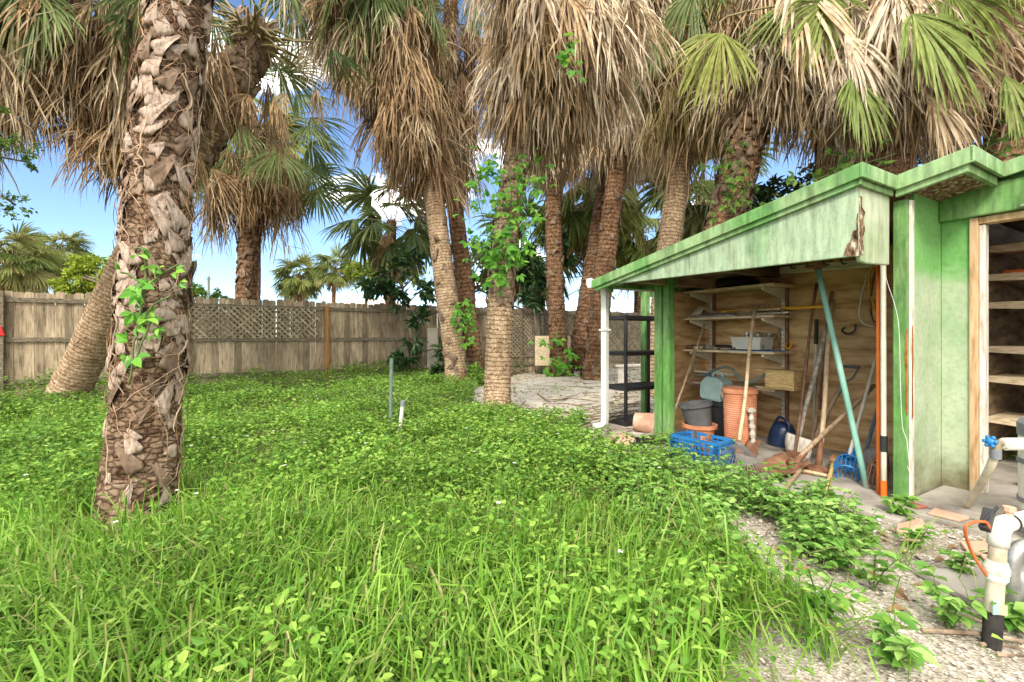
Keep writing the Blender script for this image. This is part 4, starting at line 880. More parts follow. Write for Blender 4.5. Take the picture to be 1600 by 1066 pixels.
# greener palms beyond
def far(label, Z, x, y, base_y, fl, dead, live, seed, mat='frond', deadm='dead_tan', sk=1.2, r0=.2):
    palm(label, [PX(x-4, base_y, Z)*[1,1,0], PX(x-2, (base_y+y)/2, Z), PX(x, y, Z)], r0, r0*.85, 'rough', seed, dead=dead, skirt=sk*.8, live=live, fanL=fl, pet=fl*.6, nseg=18, livemat=mat, deadmat=deadm, group='palms beyond the fence', live_lo=-.5, nboot=0, fw=.07, sw=.04)
far('tall green palm head rising behind the one with dangling dry fans', 19, 402, 232, 560, 1.6, 14, 34, 41, 'frond_far')
far('dark green palm below the brown petticoats left of the middle', 17, 612, 345, 560, 1.4, 14, 26, 42)
far('green palm in the gap right of the vined trunk', 17, 920, 300, 560, 1.6, 22, 34, 43, 'frond_yel')
far('yellowish palm showing through right of the leaning pair', 19, 1000, 355, 560, 1.5, 20, 26, 44, 'frond_yel')
far('grey green palm behind the low end of the shed', 13, 1105, 290, 580, 1.3, 26, 24, 45)
far('pale palm far off, left of the two over the lattice bay', 38, 468, 432, 540, 1.3, 26, 44, 46, 'frond_far', 'dead_tan', 1.6, .16)
far('round headed palm far off above the lattice bay', 36, 523, 418, 540, 1.15, 6, 44, 47, 'frond_far', 'dead_tan', .6, .16)
far('droopy yellow green palm at the far left over the fence', 26, 18, 405, 540, 1.35, 40, 44, 48, 'frond_far', 'dead_tan', 2.2)
far('taller of the feathery palms above the left fence', 30, 92, 395, 540, 1.2, 14, 50, 49, 'frond_far')
far('smaller feathery palm above the left fence', 31, 58, 410, 540, 1.2, 14, 46, 50, 'frond_far')
far('palm head showing between the middle trunk and the thin dark palm', 18, 830, 390, 560, 1.5, 14, 26, 51)
# other trees
def cl(Z, *a): return [(PX(x, y, Z+dz), r, n) for (x, y, r, n, dz) in a]
tree('yellow_green_tree', 'bright yellow green tree over the left fence beside the leaning trunk', 'tree', PX(150, 560, 16)*[1,1,0], [PX(150, 560, 16)*[1,1,0], PX(152, 480, 16), PX(155, 430, 16)], cl(16, (120,435,.55,12,0), (150,415,.6,14,.3), (178,425,.5,12,-.3), (165,450,.6,12,.2), (105,452,.5,10,0), (195,445,.5,10,0), (140,455,.6,16,.5), (130,418,.5,12,.5)), .16, 'yelleaf', 61, group='trees beyond the fence', per=40)
tree('distant_tree', 'rounded green tree far behind the fence left of the second trunk', 'tree', PX(300, 560, 30)*[1,1,0], [PX(300, 560, 30)*[1,1,0], PX(302, 470, 30)], cl(30, (296,455,.7,14,0), (310,462,.7,12,0), (340,465,.6,10,1), (270,460,.8,12,0)), .22, 'midleaf', 62, group='trees beyond the fence', per=40)
tree('distant_tree', 'yellowish tree beyond the fence above the pale roof', 'tree', PX(572, 540, 22)*[1,1,0], [PX(572, 540, 22)*[1,1,0], PX(572, 450, 22)], cl(22, (560,425,.8,16,0), (590,410,.9,16,0), (580,440,.8,14,0), (615,420,.9,14,0), (640,435,.9,14,0)), .2, 'yelleaf', 63, group='trees beyond the fence', per=40)
tree('distant_tree', 'soft green tree beyond the fence behind the middle trunks', 'tree', PX(740, 560, 20)*[1,1,0], [PX(740, 560, 20)*[1,1,0], PX(740, 430, 20)], cl(20, (700,440,.9,14,0), (740,400,1.1,18,0), (760,440,1,16,0), (690,400,.9,14,0), (800,450,1,14,0), (930,440,1,14,0), (1000,430,1,14,0)), .2, 'midleaf', 64, group='trees beyond the fence', per=40)
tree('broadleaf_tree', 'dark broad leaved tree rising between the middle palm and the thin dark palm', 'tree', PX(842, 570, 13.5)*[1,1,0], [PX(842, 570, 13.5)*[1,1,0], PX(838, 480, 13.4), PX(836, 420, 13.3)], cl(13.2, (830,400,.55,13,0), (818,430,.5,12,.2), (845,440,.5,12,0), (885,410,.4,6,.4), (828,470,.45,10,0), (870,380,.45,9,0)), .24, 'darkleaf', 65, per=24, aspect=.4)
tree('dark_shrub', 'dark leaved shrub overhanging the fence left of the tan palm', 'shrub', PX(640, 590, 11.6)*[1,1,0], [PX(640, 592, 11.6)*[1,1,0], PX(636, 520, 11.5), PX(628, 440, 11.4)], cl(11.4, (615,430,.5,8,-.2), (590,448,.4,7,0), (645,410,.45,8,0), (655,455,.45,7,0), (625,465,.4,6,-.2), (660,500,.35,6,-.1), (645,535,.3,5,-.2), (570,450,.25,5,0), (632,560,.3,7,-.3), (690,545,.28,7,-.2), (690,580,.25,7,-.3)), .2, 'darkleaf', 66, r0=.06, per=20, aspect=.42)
tree('small_shrub', 'low green shrub between the two trunks left of the middle palm', 'shrub', PX(742, 592, 10.6)*[1,1,0], [PX(738, 606, 10.2)*[1,1,0], PX(738, 585, 10.2), PX(738, 575, 10.2)], cl(10.2, (730,590,.25,8,0), (748,585,.25,8,0), (690,595,.2,7,.2), (755,600,.22,8,0)), .12, 'weed', 67, r0=.02, per=16)
vine('green vine hanging from the tan palm left of the middle', [[PX(720,470,10.1), PX(730,500,10.1), PX(735,540,10.1)], [PX(712,480,10.1), PX(725,515,10.1)]], 40, .14, 9, spread=.12)
tree('overhanging_tree', 'small leaved tree reaching in from the left edge of the picture', 'tree', PX(-330, 760, 5.2)*[1,1,0], [PX(-330, 760, 5.2)*[1,1,0], PX(-320, 420, 5.2), PX(-250, 250, 5.2), PX(-130, 215, 5.2)], [(PX(x, y, 5.2+dz), r_, n_) for x, y, r_, n_, dz in ((-10,175,.16,5,0), (5,230,.2,5,.1), (40,235,.2,5,.2), (0,330,.22,5,0), (25,320,.2,5,.1), (50,255,.14,4,.3), (-60,260,.4,12,0), (-80,330,.4,12,0))], .05, 'midleaf', 68, r0=.07, per=20, aspect=.5)
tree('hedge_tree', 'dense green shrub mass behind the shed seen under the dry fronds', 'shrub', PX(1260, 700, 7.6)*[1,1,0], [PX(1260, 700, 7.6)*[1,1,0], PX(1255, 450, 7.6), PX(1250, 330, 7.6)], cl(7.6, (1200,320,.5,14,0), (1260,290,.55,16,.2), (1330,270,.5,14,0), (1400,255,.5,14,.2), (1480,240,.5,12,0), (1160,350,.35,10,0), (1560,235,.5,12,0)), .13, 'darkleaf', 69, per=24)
# a house and a pole beyond
def house(label, x0, x1, yr, Z, wallz, depth):
    t = thing('house', label, 'house', PX((x0+x1)/2, 560, Z)*[1,1,0]); a, b = PX(x0, 500, Z)*[1,1,0], PX(x1, 500, Z)*[1,1,0]; hr = PX(0, yr, Z)[2]; dv = np.array([0, depth, 0.]); e = nrm(b-a)
    mb = MB(); mb.edge(a, b-a, dv, UP*wallz); wl = part('wall', mb, M['house_wall'], t)
    mb = MB(); o = .4; A0 = a-e*o-[0, o, 0]+UP*(wallz+.004); B0 = b+e*o-[0, o, 0]+UP*(wallz+.004); C0, D0 = B0+dv+[0, 2*o, 0], A0+dv+[0, 2*o, 0]; h = min(depth/2, np.linalg.norm(b-a)/2)*.9
    R1, R2 = (A0+D0)/2+e*h+UP*(hr-wallz), (B0+C0)/2-e*h+UP*(hr-wallz)
    mb.add([A0, B0, C0, D0, R1, R2], [np.array([[0,1,5,4], [2,3,4,5]]), np.array([[1,2,5], [3,0,4]]), np.array([3,2,1,0])]); part('roof', mb, M['roof_tile'], t)
    for f in (.25, .7):
        mb = MB(); mb.edge(a+(b-a)*f+UP*.9-[0, .03, 0], e*1.2, np.array([0, .06, 0]), UP*1.1); w = part('window', mb, M['white_paint'], t); mb = MB(); mb.edge(a+(b-a)*f+UP*.97-[0, .04, 0]+e*.07, e*1.06, np.array([0, .008, 0]), UP*.96); part('pane', mb, M['glass_dark'], w)
house('neighbouring house with a pale pinkish hip roof beyond the fence', 470, 640, 458, 28, 2.6, 9)
house('neighbouring house with a whitish roof just above the left fence', -60, 190, 447, 24, 2.7, 9)
mb = MB(); g = PX(326, 540, 26)*[1,1,0]; mb.tube([g, PX(326, 432, 26)], .06, 8); mb.bar(PX(322, 436, 26), PX(330, 436, 26), .05, .05); single('utility_pole', mb, M['green_metal'], 'thin dark pole rising over the fence behind the lattice', 'pole')
# ---------------------------------------------------------------- the shed
def zr(s): return 2.185-.182*s
shed = thing('shed', 'low green painted shed with a sloping roof, an open tool bay and a doorless room', 'shed', P0)
def slab(mb, s0, s1, t0, t1, d0, d1):       # follows the roof slope
    return mb.hexa([S(a, b, zr(a)+d) for d in (d0, d1) for a, b in ((s1,t0), (s0,t0), (s0,t1), (s1,t1))])
roof = MB(); slab(roof, .0, 2.46, -.53, 3.3, -.025, .0); slab(roof, -3.6, -.0, .47, 3.3, -.025, .0); slab(roof, -.36, -.0, -.06, .47, -.025, .0)
ro = part('roof', roof, M['roofing'], shed)
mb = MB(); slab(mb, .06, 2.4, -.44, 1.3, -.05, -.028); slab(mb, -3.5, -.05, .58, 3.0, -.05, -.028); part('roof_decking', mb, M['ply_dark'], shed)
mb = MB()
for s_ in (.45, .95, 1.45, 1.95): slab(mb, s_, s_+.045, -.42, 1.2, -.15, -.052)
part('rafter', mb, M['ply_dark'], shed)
# wide gable panel over the tool bay with its return
mb = MB(); pb = lambda s_: 1.638+.016*s_
mb.hexa([S(2.42,-.5,pb(2.42)), S(.03,-.5,pb(.03)), S(.03,-.47,pb(.03)), S(2.42,-.47,pb(2.42)), S(2.42,-.5,zr(2.42)-.026), S(.03,-.5,zr(.03)-.026), S(.03,-.47,zr(.03)-.026), S(2.42,-.47,zr(2.42)-.026)])
part('gable_panel', mb, M['panel'], shed, bevel=.006)
mb = MB(); prof = [(t_, z_) for t_, z_ in ((-.467, 1.64), (-.44, 1.605), (-.36, 1.6), (-.06, 1.615), (-.055, zr(.03)-.03), (-.467, zr(.03)-.03))]
mb.prism([S(.03, t_, z_) for t_, z_ in prof], V*.03); part('panel_return', mb, M['return'], shed, bevel=.008)
mb = MB(); mb.prism([RT(x, y, -.5) for x, y in ((1341,332),(1338,344),(1339,358),(1333,362),(1330,374),(1323,384),(1318,399),(1330,400),(1341,400.5))], -U*.004)
mb.prism([RS(x, y, .03) for x, y in ((1342,306),(1346,308),(1346,324),(1351,332),(1348,345),(1351,360),(1347,372),(1349,396),(1342,400))], -V*.004)
part('rotten_patch', mb, M['rot'], shed)
# trim along the roof edges
mb = MB(); slab(mb, .0, 2.47, -.552, -.53, -.085, .004); slab(mb, .0, 2.44, -.53, -.502, -.12, -.03)
mb.edge(S(-.02, -.552, zr(0)-.085), V*.02, U*.5, UP*.09); mb.edge(S(0.008, -.53, zr(0)-.12), V*.02, U*.47, UP*.09)
slab(mb, -.38, -.02, -.082, -.06, -.09, .006); slab(mb, -.35, .0, -.06, -.03, -.13, -.03)
mb.edge(S(-.382, -.082, zr(-.37)-.085), V*.022, U*.56, UP*.092); mb.edge(S(-.35, -.03, zr(-.36)-.13), V*.03, U*.5, UP*.1)
slab(mb, -3.6, -.38, .45, .47, -.09, .006)
part('roof_trim', mb, M['green_trim'], shed, bevel=.004)
mb = MB(); slab(mb, -.34, .0, -.03, .5, -.1, -.09); part('porch_soffit', mb, M['rot'], shed)
# posts and beams
mb = MB(); mb.sbox(-.045, .035, 0, .08, .0, zr(0)-.14); part('post', mb, M['green'], shed, bevel=.006)
mb = MB(); mb.sbox(-.062, -.0455, .012, .055, .1, zr(0)-.15); part('jamb_strip', mb, M['white_wood'], shed, bevel=.003)
mb = MB(); mb.prism([S(-.0645, .012, z) for z in (.6, .8, 1.2)]+[S(-.0645, t, z) for t, z in ((.03, 1.22), (.034, 1.0), (.026, .85), (.032, .62))], V*.002)
mb.prism([S(q, -.003, z) for q, z in ((-.044, .62), (-.044, 1.2), (-.034, 1.17), (-.03, 1.0), (-.036, .8), (-.032, .66))], U*.002); part('rust_stain', mb, M['rustbright'], shed)
for a in ((1.905, 1.985, .0, .085), (2.0, 2.085, -.02, .065)):
    mb = MB(); mb.sbox(*a, 0, 1.76); part('post', mb, M['green'], shed, bevel=.005)
mb = MB(); mb.sbox(1.9, 2.4, .09, .13, 1.66, 1.76); mb.sbox(2.1, 2.42, -.46, -.42, 1.66, 1.72); mb.sbox(2.36, 2.4, -.42, 1.2, 1.665, 1.735); mb.sbox(2.33, 2.37, -.4, -.36, 1.61, 1.66); part('eave_beam', mb, M['green'], shed, bevel=.004)
# walls of the tool bay
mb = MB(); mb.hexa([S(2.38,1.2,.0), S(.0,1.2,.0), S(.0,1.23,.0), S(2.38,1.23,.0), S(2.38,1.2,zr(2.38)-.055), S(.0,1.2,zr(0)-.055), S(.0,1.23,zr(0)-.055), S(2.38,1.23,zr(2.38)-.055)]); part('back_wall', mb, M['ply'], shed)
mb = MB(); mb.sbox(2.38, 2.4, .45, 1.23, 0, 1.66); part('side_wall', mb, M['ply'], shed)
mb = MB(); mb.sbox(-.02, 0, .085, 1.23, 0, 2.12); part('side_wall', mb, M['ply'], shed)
mb = MB(); mb.sbox(.3, .34, 1.16, 1.2, .1, 1.9); mb.sbox(0, 2.3, 1.175, 1.2, 1.42, 1.46)
# recess and doorway
mb = MB(); mb.sbox(-.05, -.021, .085, .56, .0, 2.1); part('recess_wall', mb, M['twotone'], shed)
mb = MB(); mb.sbox(-.2, -.051, .54, .6, .0, 1.96); part('door_pier', mb, M['twotone'], shed, bevel=.004)
mb = MB(); mb.sbox(-3.5, -.051, .49, .535, 1.95, 2.15); mb.sbox(-3.5, -.051, .536, .6, 1.96, 2.17); part('door_header', mb, M['green'], shed, bevel=.008)
mb = MB(); mb.hexa([S(-.06,.545,2.171), S(-3.5,.545,2.171), S(-3.5,.59,2.171), S(-.06,.59,2.171), S(-.06,.545,zr(-.06)-.03), S(-3.5,.545,zr(-3.5)-.03), S(-3.5,.59,zr(-3.5)-.03), S(-.06,.59,zr(-.06)-.03)]); part('gable_infill', mb, M['green'], shed)
df = MB(); df.sbox(-.245, -.201, .52, .62, .086, 1.945); df.sbox(-2.6, -.246, .53, .62, 1.9, 1.945); dfo = part('door_frame', df, M['raw_wood'], shed, bevel=.004)  # opening made wide out of view so that daylight reaches the room
mb = MB(); mb.sbox(-.275, -.246, .54, .61, .086, 1.895); part('stop_strip', mb, M['white_wood'], dfo, bevel=.003)
mb = MB(); mb.sbox(-3.5, -2.6, .54, .6, 0, 1.96); mb.sbox(-3.55, -3.5, .54, 3.0, 0, 2.7); mb.sbox(-3.5, 2.38, 3.0, 3.05, 0, 1.74); mb.sbox(-3.5, -.02, 3.0, 3.05, 1.74, 2.13)
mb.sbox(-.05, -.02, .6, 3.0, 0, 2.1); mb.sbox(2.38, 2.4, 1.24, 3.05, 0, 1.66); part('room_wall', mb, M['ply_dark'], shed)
# gutter and downspout
gu = MB(); pr = [(2.475, 1.665), (2.535, 1.665), (2.56, 1.70), (2.56, 1.765), (2.55, 1.765), (2.55, 1.705), (2.53, 1.675), (2.485, 1.675), (2.485, 1.755), (2.475, 1.755)]
gu.prism([S(a, -.54, z) for a, z in pr], U*2.4); go = part('gutter', gu, M['white_metal'], shed)
mb = MB(); mb.prism([S(a, -.545, z) for a, z in pr[:4]+[(2.475, 1.765)]], U*.004); part('end_cap', mb, M['white_metal'], go)
mb = MB(); mb.tube([S(2.515, -.32, 1.67), S(2.515, -.32, 1.0), S(2.515, -.32, .24), S(2.517, -.325, .18), S(2.53, -.36, .145), S(2.56, -.45, .135)], .046, 4); mb.tube([S(2.515, -.32, 1.69), S(2.515, -.32, 1.6)], .05, 4)
ds = part('downspout', mb, M['white_metal'], shed, bevel=.006); mb = MB(); mb.sbox(2.468, 2.562, -.367, -.273, 1.2, 1.22); part('strap', mb, M['white_metal'], ds)
mb = MB(); cp = lambda x, y, t_: RT(x, y, t_); mb.tube(catmull([cp(1376,398,-.06), cp(1386,440,-.05), cp(1399,480,-.03), cp(1405,520,-.03), cp(1407,600,-.03), cp(1410,665,-.03), cp(1417,690,-.03), cp(1421,735,-.02), cp(1418,728,-.02)], 60), .0013, 5)
single('cord', mb, M['white_paint'], 'thin white cord dangling down the near green post', 'cord')
mb = MB(); q = RT(1595, 322, .47); mb.tube([q, q+V*-.12+UP*.005], .008, 6); single('bolt', mb, M['metal'], 'small steel bolt sticking out of the green door header', 'bolt')
# shelves seen in the room
t = thing('shelf_rack', 'tall raw wood rack of many shelves inside the doorway room', 'shelf', S(-1.3, 1.6, .085)); zs = []
for y in (383, 428, 472, 541, 588, 652):
    z = RT(1560, y, 1.5)[2]; zs.append(z); mb = MB(); n = 13
    for k in range(n-1):
        a, b = -.06-2.6*k/(n-1), -.06-2.6*(k+1)/(n-1); f = lambda s_: .012*math.sin((s_+.06)/.4*math.pi)
        mb.hexa([S(a,1.5,z-.05+f(a)), S(b,1.5,z-.05+f(b)), S(b,1.95,z-.035), S(a,1.95,z-.035), S(a,1.5,z), S(b,1.5,z), S(b,1.95,z), S(a,1.95,z)])
    part('shelf_board', mb, M['shelfwood'], t)
for s_ in (-.5, -1.3, -2.3):
    mb = MB(); mb.sbox(s_-.03, s_+.03, 1.955, 2.0, .086, 2.1); part('upright', mb, M['shelfold'], t)
def room_item(name, s_, zi, w, h, mat, label, cat):
    mb = MB(); z = zs[zi]+.003; mb.lathe([(w*.85, 0), (w, h*.9), (w*1.06, h*.92), (w*1.06, h), (w*.9, h), (w*.8, .02)], S(s_, 1.7, z), seg=18); single(name, mb, M[mat], label, cat, smooth=False)
room_item('tub', -.42, 4, .07, .09, 'bin', 'small pale tub on a shelf inside the room', 'tub'); room_item('paint_can', -.75, 3, .06, .1, 'metal', 'dull metal can on a middle shelf of the room', 'can')
room_item('flower_pot', -.6, 5, .08, .12, 'grey', 'grey pot on the lowest shelf of the room', 'pot')
mb = MB(); z0 = zs[1]+.002; mb.sbox(-1.2, -.12, 1.6, 1.85, z0, z0+.03); single('orange_slab', mb, M['orange'], 'flat orange slab lying on the second shelf of the room', 'sheet', bevel=.004)  # solid orange slab standing in for an orange streak among the shelves
mb = MB(); mb.sbox(-.9, -.35, .95, 1.05, .087, .15); single('timber_offcut', mb, M['handle_brown'], 'brown timber block on the floor behind the doorway', 'timber', bevel=.006)
# ---------------------------------------------------------------- bracket shelves in the tool bay
ws = thing('wall_shelves', 'four wooden boards on cream metal wall brackets inside the tool bay', 'shelf', S(1.8, 1.19, 0))
sR = (RT(1225, 560, 1.19)-P0) @ V; sL = min((RT(1112, 560, 1.19)-P0) @ V, 2.33)
tops = [RT(1180, y, .80)[2] for y in (445, 493, 549, 604)]
for s_, z0 in ((sR, .09), (sL, .4)):
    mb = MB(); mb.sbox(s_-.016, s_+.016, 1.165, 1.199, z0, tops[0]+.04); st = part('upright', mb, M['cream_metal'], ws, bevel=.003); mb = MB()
    for k in range(34): mb.sbox(s_-.009, s_-.006, 1.162, 1.166, z0+.04+k*.044, z0+.065+k*.044); mb.sbox(s_+.006, s_+.009, 1.162, 1.166, z0+.04+k*.044, z0+.065+k*.044)
    part('slots', mb, M['black'], st)
    mb = MB(); mb.sbox(s_-.05, s_-.019, 1.17, 1.198, z0, tops[0]-.02); part('batten', mb, M['handle_brown'], ws)
    for k, z in enumerate(tops):
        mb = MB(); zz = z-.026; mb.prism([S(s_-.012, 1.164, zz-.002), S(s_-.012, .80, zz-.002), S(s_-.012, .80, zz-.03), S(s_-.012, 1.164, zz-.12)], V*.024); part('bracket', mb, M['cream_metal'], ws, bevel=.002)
for k, z in enumerate(tops):
    mb = MB(); a = sR-(.13 if k != 3 else .18); b = 2.36 if k != 3 else 2.28
    mb.sbox(a, b, .775 if k != 3 else .70, 1.16, z-.026, z); part('shelf_board', mb, M['shelfwood' if k != 3 else 'shelfold'], ws, bevel=.003)
def onshelf(x, k, t_=.92): s_ = (RT(x, 533, t_)-P0) @ V; return S(s_, t_, tops[k]+.002)
# third shelf: white bin with spray heads, blue tray, odds and ends
q = onshelf(1175, 2, .95); bn = thing('storage_bin', 'white plastic bin of bottles on the third shelf', 'bin', q)
def openbox(mb, c, w, d, h, th, ax=V, ay=U, taper=.9):
    c = np.asarray(c); f = taper
    for i, (o, a, b) in enumerate(((-ay*d/2, ax*w, ay*th), (ay*(d/2-th), ax*w, ay*th), (-ax*w/2, ay*d, ax*th), (ax*(w/2-th), ay*d, ax*th))):
        p = c+o-(ax*w/2 if i < 2 else ay*d/2); p0 = c+(p-c)*f; mb.hexa([p0, p0+a*f, p0+(a+b)*f, p0+b*f, p+UP*h, p+a+UP*h, p+a+b+UP*h, p+b+UP*h])
    mb.box(c+UP*th/2, (w*f, d*f, th), ax, ay, UP)
mb = MB(); openbox(mb, q+UP*.012, .34, .24, .13, .006); mb.box(q+UP*.141-U*.12, (.37, .02, .008), V, U, UP); mb.box(q+UP*.141-V*.17, (.02, .26, .008), V, U, UP); part('tub', mb, M['bin'], bn, bevel=.004)
for k, (a, b) in enumerate(((-.12, .02), (-.06, -.03), (-.02, .05), (.03, -.04), (-.14, -.05))):
    mb = MB(); mb.lathe([(.03, .02), (.03, .11), (.016, .14), (.016, .16), (.027, .165), (.027, .195), (.01, .2)], q+V*a+U*b, nrm(UP+V*rng.normal(0, .2)+U*rng.normal(0, .2)), 14); single('bottle', mb, M['metal'], 'grey bottle standing in the white bin, %s' % ['right of centre', 'at the front middle', 'at the back middle', 'at the front left', 'at the front right end'][k], 'bottle', 'bottles in the white bin')
mb = MB()
for k in range(12): mb.bar(q+V*(.27-.042*k-.1)-U*.15, q+V*(.27-.042*k-.1)+U*.14, .012, .008)
for o in (-.15, 0, .14): mb.bar(q-V*.3+U*o+UP*.002, q+V*.2+U*o+UP*.002, .014, .006)
single('blue_rack', mb, M['blue'], 'flat blue plastic grid under the white bin', 'rack')
def rock_pile(label, k, x0, x1, n, mats, seed, hh=.04):
    r = np.random.default_rng(seed)
    for j in range(n):
        x = x0+(x1-x0)*(j+.5)/n; q = onshelf(x, k, .86+r.uniform(0, .12)); mb = MB(); L = r.uniform(.05, .09)
        mb.ball(q+UP*L*.38, L*.5, 10, 7, (1.2, .9, .72), .5, j+seed); single('stone', mb, M[mats[j % len(mats)]], label % ['first', 'second', 'third', 'fourth', 'fifth', 'sixth'][j], 'stone', 'stones on the third shelf', smooth=True)
rock_pile('%s small stone from the left on the third shelf', 2, 1092, 1116, 4, ['bag', 'stone'], 3)
def lying(name, label, cat, k, x0, x1, t0, t1, r, mat, dz=.0, group=None, flat=False):
    a, b = onshelf(x0, k, t0)+UP*(r+dz), onshelf(x1, k, t1)+UP*(r+dz); mb = MB()
    if flat: mb.bar(a, b, r*4, r*1.6)
    else: mb.lathe([(r*.85, 0), (r, .1*np.linalg.norm(b-a)), (r*.9, .5*np.linalg.norm(b-a)), (r, .9*np.linalg.norm(b-a)), (r*.7, np.linalg.norm(b-a))], a, b-a, 10)
    single(name, mb, M[mat], label, cat, group, bevel=.003 if flat else 0)
lying('wood_block', 'brown wooden block at the left end of the third shelf', 'block', 2, 1068, 1090, .86, .9, .022, 'handle_brown', flat=True)
lying('hand_tool', 'pale handled hand tool on the third shelf beside the stones', 'tool', 2, 1112, 1140, .88, .85, .014, 'handle'); lying('hand_tool', 'dark handled hand tool on the third shelf near the bin', 'tool', 2, 1122, 1150, .84, .88, .013, 'black'); lying('hand_tool', 'grey steel hand tool lying behind the pale handled one', 'tool', 2, 1108, 1146, 1.0, .98, .012, 'metal')
lying('hand_tool', 'short brown hand tool in front on the third shelf', 'tool', 2, 1126, 1142, .81, .82, .014, 'handle_old')
for j in range(9):
    x0 = 1070+j*9.5; lying('hand_tool', ['rusty pliers at the far left end of the third shelf', 'dusty black handled tool second from the left on the third shelf', 'brown stub of wood third from left on the third shelf', 'pale roll near the stones on the third shelf', 'grey metal scraper between the stones on the third shelf', 'dark metal file among the hand tools of the third shelf', 'worn wooden mallet handle at the middle of the third shelf', 'black rubber grip close to the white bin', 'rusty spanner touching the white bin'][j], 'tool', 2, x0, x0+14+5*(j % 3), .84+.05*(j % 4), .9+.03*(j % 3), .012+.004*(j % 3), ['rust', 'black', 'handle_old', 'bag', 'metal', 'pitch', 'handle', 'black', 'rust'][j], dz=.018*(j % 2))
# second shelf: yellow pole, laths, bent sheet metal
mb = MB(); a, b = onshelf(1128, 1, .9)+UP*.06, RT(1288, 479, .95); mb.tube([a, b], .014, 10); single('yellow_pole', mb, M['yellow'], 'long yellow pole laid across the second shelf toward the right', 'pole')
mb = MB(); mb.tube([onshelf(1176, 1, .84)+UP*.085, onshelf(1202, 1, .86)+UP*.1], .016, 8); single('dark_grip', mb, M['handle_brown'], 'short dark grip lying over the yellow pole', 'grip')
for j, (x0, x1, t0, t1, m, lb) in enumerate(((1080,1150,.83,.8,'metal','narrow grey metal strip along the front of the second shelf'), (1120,1190,.86,.9,'shelfold','brown lath on the second shelf under the yellow pole'), (1150,1232,.93,.84,'white_wood','pale lath sticking out at the right of the second shelf'), (1100,1160,.98,.95,'shelfwood','light lath at the back of the second shelf'))):
    lying('lath', lb, 'lath', 1, x0, x1, t0, t1, .009, m, dz=.004*j, flat=True)
mb = MB(); c = onshelf(1095, 1, .9); mb.add([c-V*-.16+U*-.05, c+V*.03+UP*.13, c-V*.22+UP*.03, c+V*.02+UP*.0, c+V*.02+UP*.14+U*.1, c-V*.2+UP*.04+U*.1], np.array([[0,1,4],[1,2,5],[1,5,4],[0,4,3]])); o = single('folded_sheet', mb, M['white_wood'], 'crumpled pale sheet tented on the left of the second shelf', 'sheet'); o.modifiers.new('thick', 'SOLIDIFY').thickness = .004
for j in range(5): lying('lath', ['dark weathered stick at the front left of the second shelf', 'grey split lath crossing the second shelf', 'short tan offcut in the middle of the second shelf', 'narrow brown strip at the back right of the second shelf', 'pale broken lath at the right end of the second shelf'][j], 'lath', 1, 1070+j*22, 1125+j*24, .82+.07*(j % 3), .95-.06*(j % 3), .011, ['handle_old', 'rail', 'shelfold', 'handle_brown', 'bag'][j], dz=.012+.008*j, flat=True)
# top shelf: dark bundle
mb = MB(); mb.ball(onshelf(1150, 0, 1.0)+UP*.055, .07, 18, 11, (3.6, 1.6, .9), .5, 4); single('dark_tarpaulin', mb, M['pitch'], 'dark bundled sheet on the top shelf under the roof', 'tarpaulin', smooth=True)
mb = MB(); mb.ball(onshelf(1092, 0, .98)+UP*.04, .05, 14, 9, (2., 1.2, .9), .4, 6); single('green_cloth', mb, M['green_metal'], 'dull green crumpled cloth at the left of the top shelf', 'cloth', smooth=True)
# lowest shelf: wooden box on its side, hose, light tube
c = onshelf(1218, 3, .82); bx = thing('wooden_box', 'yellow pine box lying on its side on the lowest shelf', 'box', c); mb = MB(); w, d, h = .38, .2, .185
mb.box(c+UP*.006, (w, d, .012), V, U, UP); mb.box(c+UP*(h-.006), (w, d, .012), V, U, UP); mb.box(c+UP*h/2-V*(w/2-.006), (.012, d, h-.026), V, U, UP); mb.box(c+UP*h/2+V*.08+U*.09, (w-.18, .012, h-.026), V, U, UP)
part('frame', mb, M['box_wood'], bx, bevel=.002); mb = MB(); mb.box(c+UP*h/2-V*.045-U*.088, (w-.11, .01, h-.028), V, U, UP); part('front_board', mb, M['box_wood'], bx, bevel=.002)
mb = MB(); hp = lambda x, y, t_: RT(x, y, t_); mb.tube(catmull([hp(1086,588,.8), hp(1105,585,.78), hp(1118,577,.76), hp(1135,574,.76), hp(1148,580,.75), hp(1158,592,.72), hp(1172,597,.72), hp(1186,592,.74), hp(1196,584,.78)], 50), .014, 10); single('garden_hose', mb, M['hose'], 'grey green hose looping over the lowest shelf', 'hose')
mb = MB(); mb.tube([hp(1086,580,.98), hp(1147,586,.98)], .016, 10); single('light_tube', mb, M['white_pole'], 'pale tube lying on the lowest shelf behind the hose', 'tube')
mb = MB(); mb.tube(catmull([hp(1084,545,.78), hp(1087,560,.76), hp(1083,575,.75), hp(1074,590,.72)], 20), .008, 8); single('thin_hose', mb, M['hose'], 'thin dark hose hanging from the third shelf at the left', 'hose')
